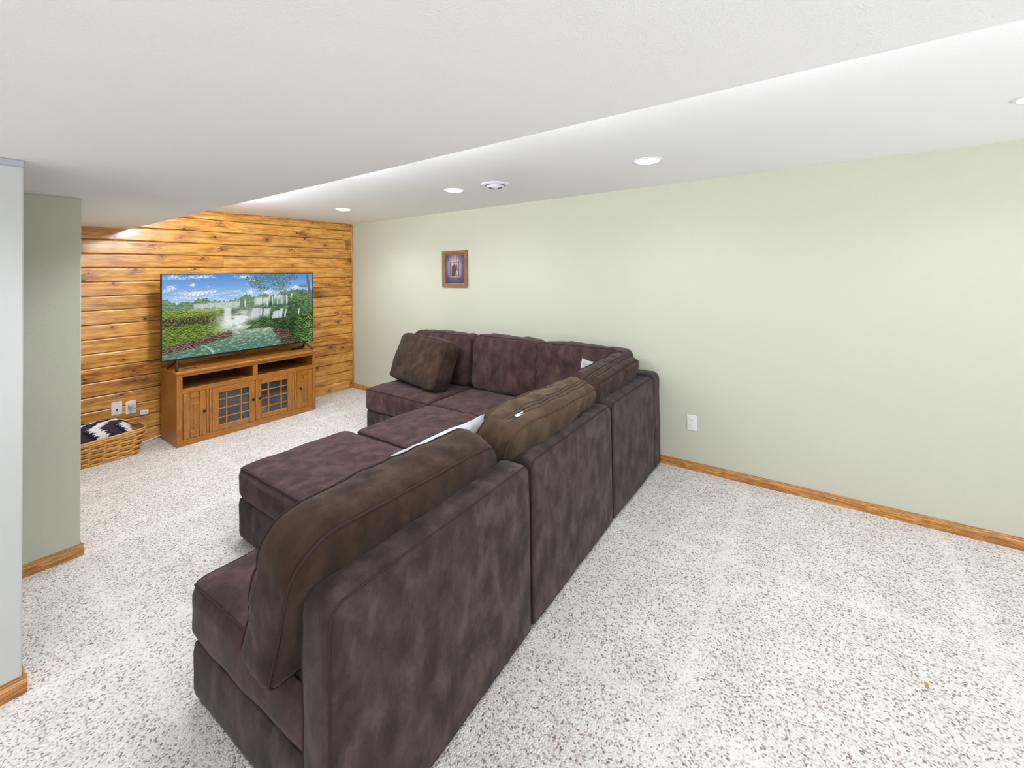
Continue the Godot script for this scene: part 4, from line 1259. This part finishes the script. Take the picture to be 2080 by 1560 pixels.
# ------------------------------------------------------------------ things on the green wall, the ceiling and the carpet
func build_small() -> void:
	# framed print; local x runs along -z of the room, local z points into the room
	var o := thing("framed_picture", "small brown-framed lavender print of a horse hanging on the green wall", "picture", Transform3D(Basis(Vector3.UP, -PI / 2), V(RW - 0.0005, 1.617, -3.333)))
	var fw := 0.1925; var fh := 0.207; var b := 0.047
	for k in 4:
		var mb := MB.new()
		var a := [V(-fw, -fh, 0), V(fw, -fh, 0), V(fw, fh, 0), V(-fw, fh, 0)][k] as Vector3
		var c := [V(fw, -fh, 0), V(fw, fh, 0), V(-fw, fh, 0), V(-fw, -fh, 0)][k] as Vector3
		var along := (c - a).normalized(); var inn := V(-along.y, along.x, 0)
		var sec := [[0.0, 0.0], [0.0, 0.017], [0.004, 0.021], [b * 0.7, 0.019], [b - 0.004, 0.014], [b, 0.011], [b, 0.0]]
		var l := (c - a).length()
		for i in sec.size() - 1:
			var p: Array = sec[i]; var q: Array = sec[i + 1]
			var p0: Vector3 = a + inn * p[0] + along * p[0] + V(0, 0, p[1]); var p1: Vector3 = c + inn * p[0] - along * p[0] + V(0, 0, p[1])
			var q0: Vector3 = a + inn * q[0] + along * q[0] + V(0, 0, q[1]); var q1: Vector3 = c + inn * q[0] - along * q[0] + V(0, 0, q[1])
			mb.quad(p0, p1, q1, q0, 0, Vector2(k * 0.3, p[0]), Vector2(k * 0.3 + l, p[0]), Vector2(k * 0.3 + l, q[0]), Vector2(k * 0.3, q[0]))
		if not M.has("frame_wood"):
			var fm := mat(Color.WHITE, 0.5)
			fm.albedo_texture = grain_sheet(Vector3(96, 64, 40), Vector3(164, 118, 78), 81, 0.5)
			fm.uv1_scale = V(2.0, 6.0, 1)
			M.frame_wood = fm
		obj("frame_side", mb, M.frame_wood, o)
	var pm := mat(Color.WHITE, 0.45); pm.albedo_texture = print_picture()
	var pq := MB.new()
	pq.quad(V(-fw + b, -fh + b, 0.009), V(fw - b, -fh + b, 0.009), V(fw - b, fh - b, 0.009), V(-fw + b, fh - b, 0.009), 0, Vector2(0, 1), Vector2(1, 1), Vector2(1, 0), Vector2(0, 0))
	obj("print", pq, pm, o)
	obj("backing", a_box(V(-fw + 0.01, -fh + 0.01, 0.0), V(fw - 0.01, fh - 0.01, 0.008)), M.dark_wood, o)
	# outlet
	var w := thing("wall_outlet", "white double wall outlet on the green wall beside the sofa", "outlet", Transform3D(Basis(Vector3.UP, -PI / 2), V(RW - 0.0005, 0.369, -0.8215)))
	obj("plate", a_box(V(-0.037, -0.061, 0), V(0.037, 0.061, 0.007), 0.0035), M.plain_white, w)
	for s in [-1, 1]:
		var mb := MB.new()
		lathe(mb, PackedVector2Array([Vector2(0.0185, 0.0), Vector2(0.0185, 0.004), Vector2(0.017, 0.006), Vector2(0.0001, 0.006)]), 24)
		var so := obj("socket", mb, M.plain_white, w, Transform3D(Basis(Vector3.RIGHT, PI / 2).scaled_local(V(1, 1, 0.82)), V(0, s * 0.0235, 0.006)))
		for j in [-1, 1]:
			obj("slot", a_box(V(j * 0.006 - 0.001, 0.0058, -0.006), V(j * 0.006 + 0.001, 0.0064, 0.003)), mat(c8(150, 148, 150), 0.6), so)
	var nl := MB.new()
	lathe(nl, PackedVector2Array([Vector2(0.002, 0.0), Vector2(0.002, 0.006), Vector2(0.0045, 0.007), Vector2(0.0001, 0.0085)]), 12)
	tag(obj("nail", nl, mat(c8(140, 140, 134), 0.5), null, Transform3D(Basis(Vector3.BACK, PI / 2), V(RW, 1.555, -3.703))), "small nail in the green wall left of the picture", "nail")
	# ceiling vent
	var v := thing("ceiling_vent", "round white air vent in the ceiling between two lights", "vent", T(2.67, HC, -2.06))
	var fl := MB.new()
	lathe(fl, PackedVector2Array([Vector2(0.082, 0.0), Vector2(0.082, -0.012), Vector2(0.088, -0.014), Vector2(0.108, -0.007), Vector2(0.114, 0.0)]), 44)
	obj("flange", fl, M.plain_white, v)
	var bk := MB.new()
	lathe(bk, PackedVector2Array([Vector2(0.0001, -0.0008), Vector2(0.084, -0.0008)]), 44)
	obj("duct_opening", bk, mat(c8(70, 70, 72), 0.9), v)
	for rr in [0.066, 0.048]:
		var cn := MB.new()
		lathe(cn, PackedVector2Array([Vector2(rr - 0.014, -0.030), Vector2(rr + 0.006, -0.016), Vector2(rr + 0.006, -0.014), Vector2(rr - 0.014, -0.028)]), 40)
		obj("louver_ring", cn, M.plain_white, v)
	var ce := MB.new()
	lathe(ce, PackedVector2Array([Vector2(0.0001, -0.034), Vector2(0.018, -0.033), Vector2(0.03, -0.026), Vector2(0.03, -0.023), Vector2(0.004, -0.02), Vector2(0.004, -0.001)]), 32)
	obj("center_cone", ce, M.plain_white, v)
	# bits on the carpet
	var lf := MB.new()
	lf.quad(V(-0.014, 0.004, -0.003), V(0.0, 0.006, 0.006), V(0.016, 0.005, 0.001), V(0.001, 0.009, -0.006), 1)
	lf.quad(V(-0.014, 0.0035, -0.003), V(0.001, 0.008, -0.006), V(0.016, 0.0045, 0.001), V(0.0, 0.005, 0.006), 2)
	tag(obj("leaf_scrap", lf, mat(c8(176, 140, 90), 0.8), null, T(LEAF.x, 0.0, LEAF.z, 0.4)), "tiny dry tan leaf scrap on the open carpet", "scrap")
	var ps := MB.new()
	box(ps, V(-0.012, 0.0, -0.006), V(0.012, 0.006, 0.006), 0.002)
	tag(obj("paper_scrap", ps, M.white_cloth, null, T(SCRAP.x, 0.001, SCRAP.z, 0.7)), "tiny white paper scrap on the carpet beside the sofa back", "scrap")

const LEAF := Vector3(2.211, 0, 0.308)
const SCRAP := Vector3(1.847, 0, -1.02)
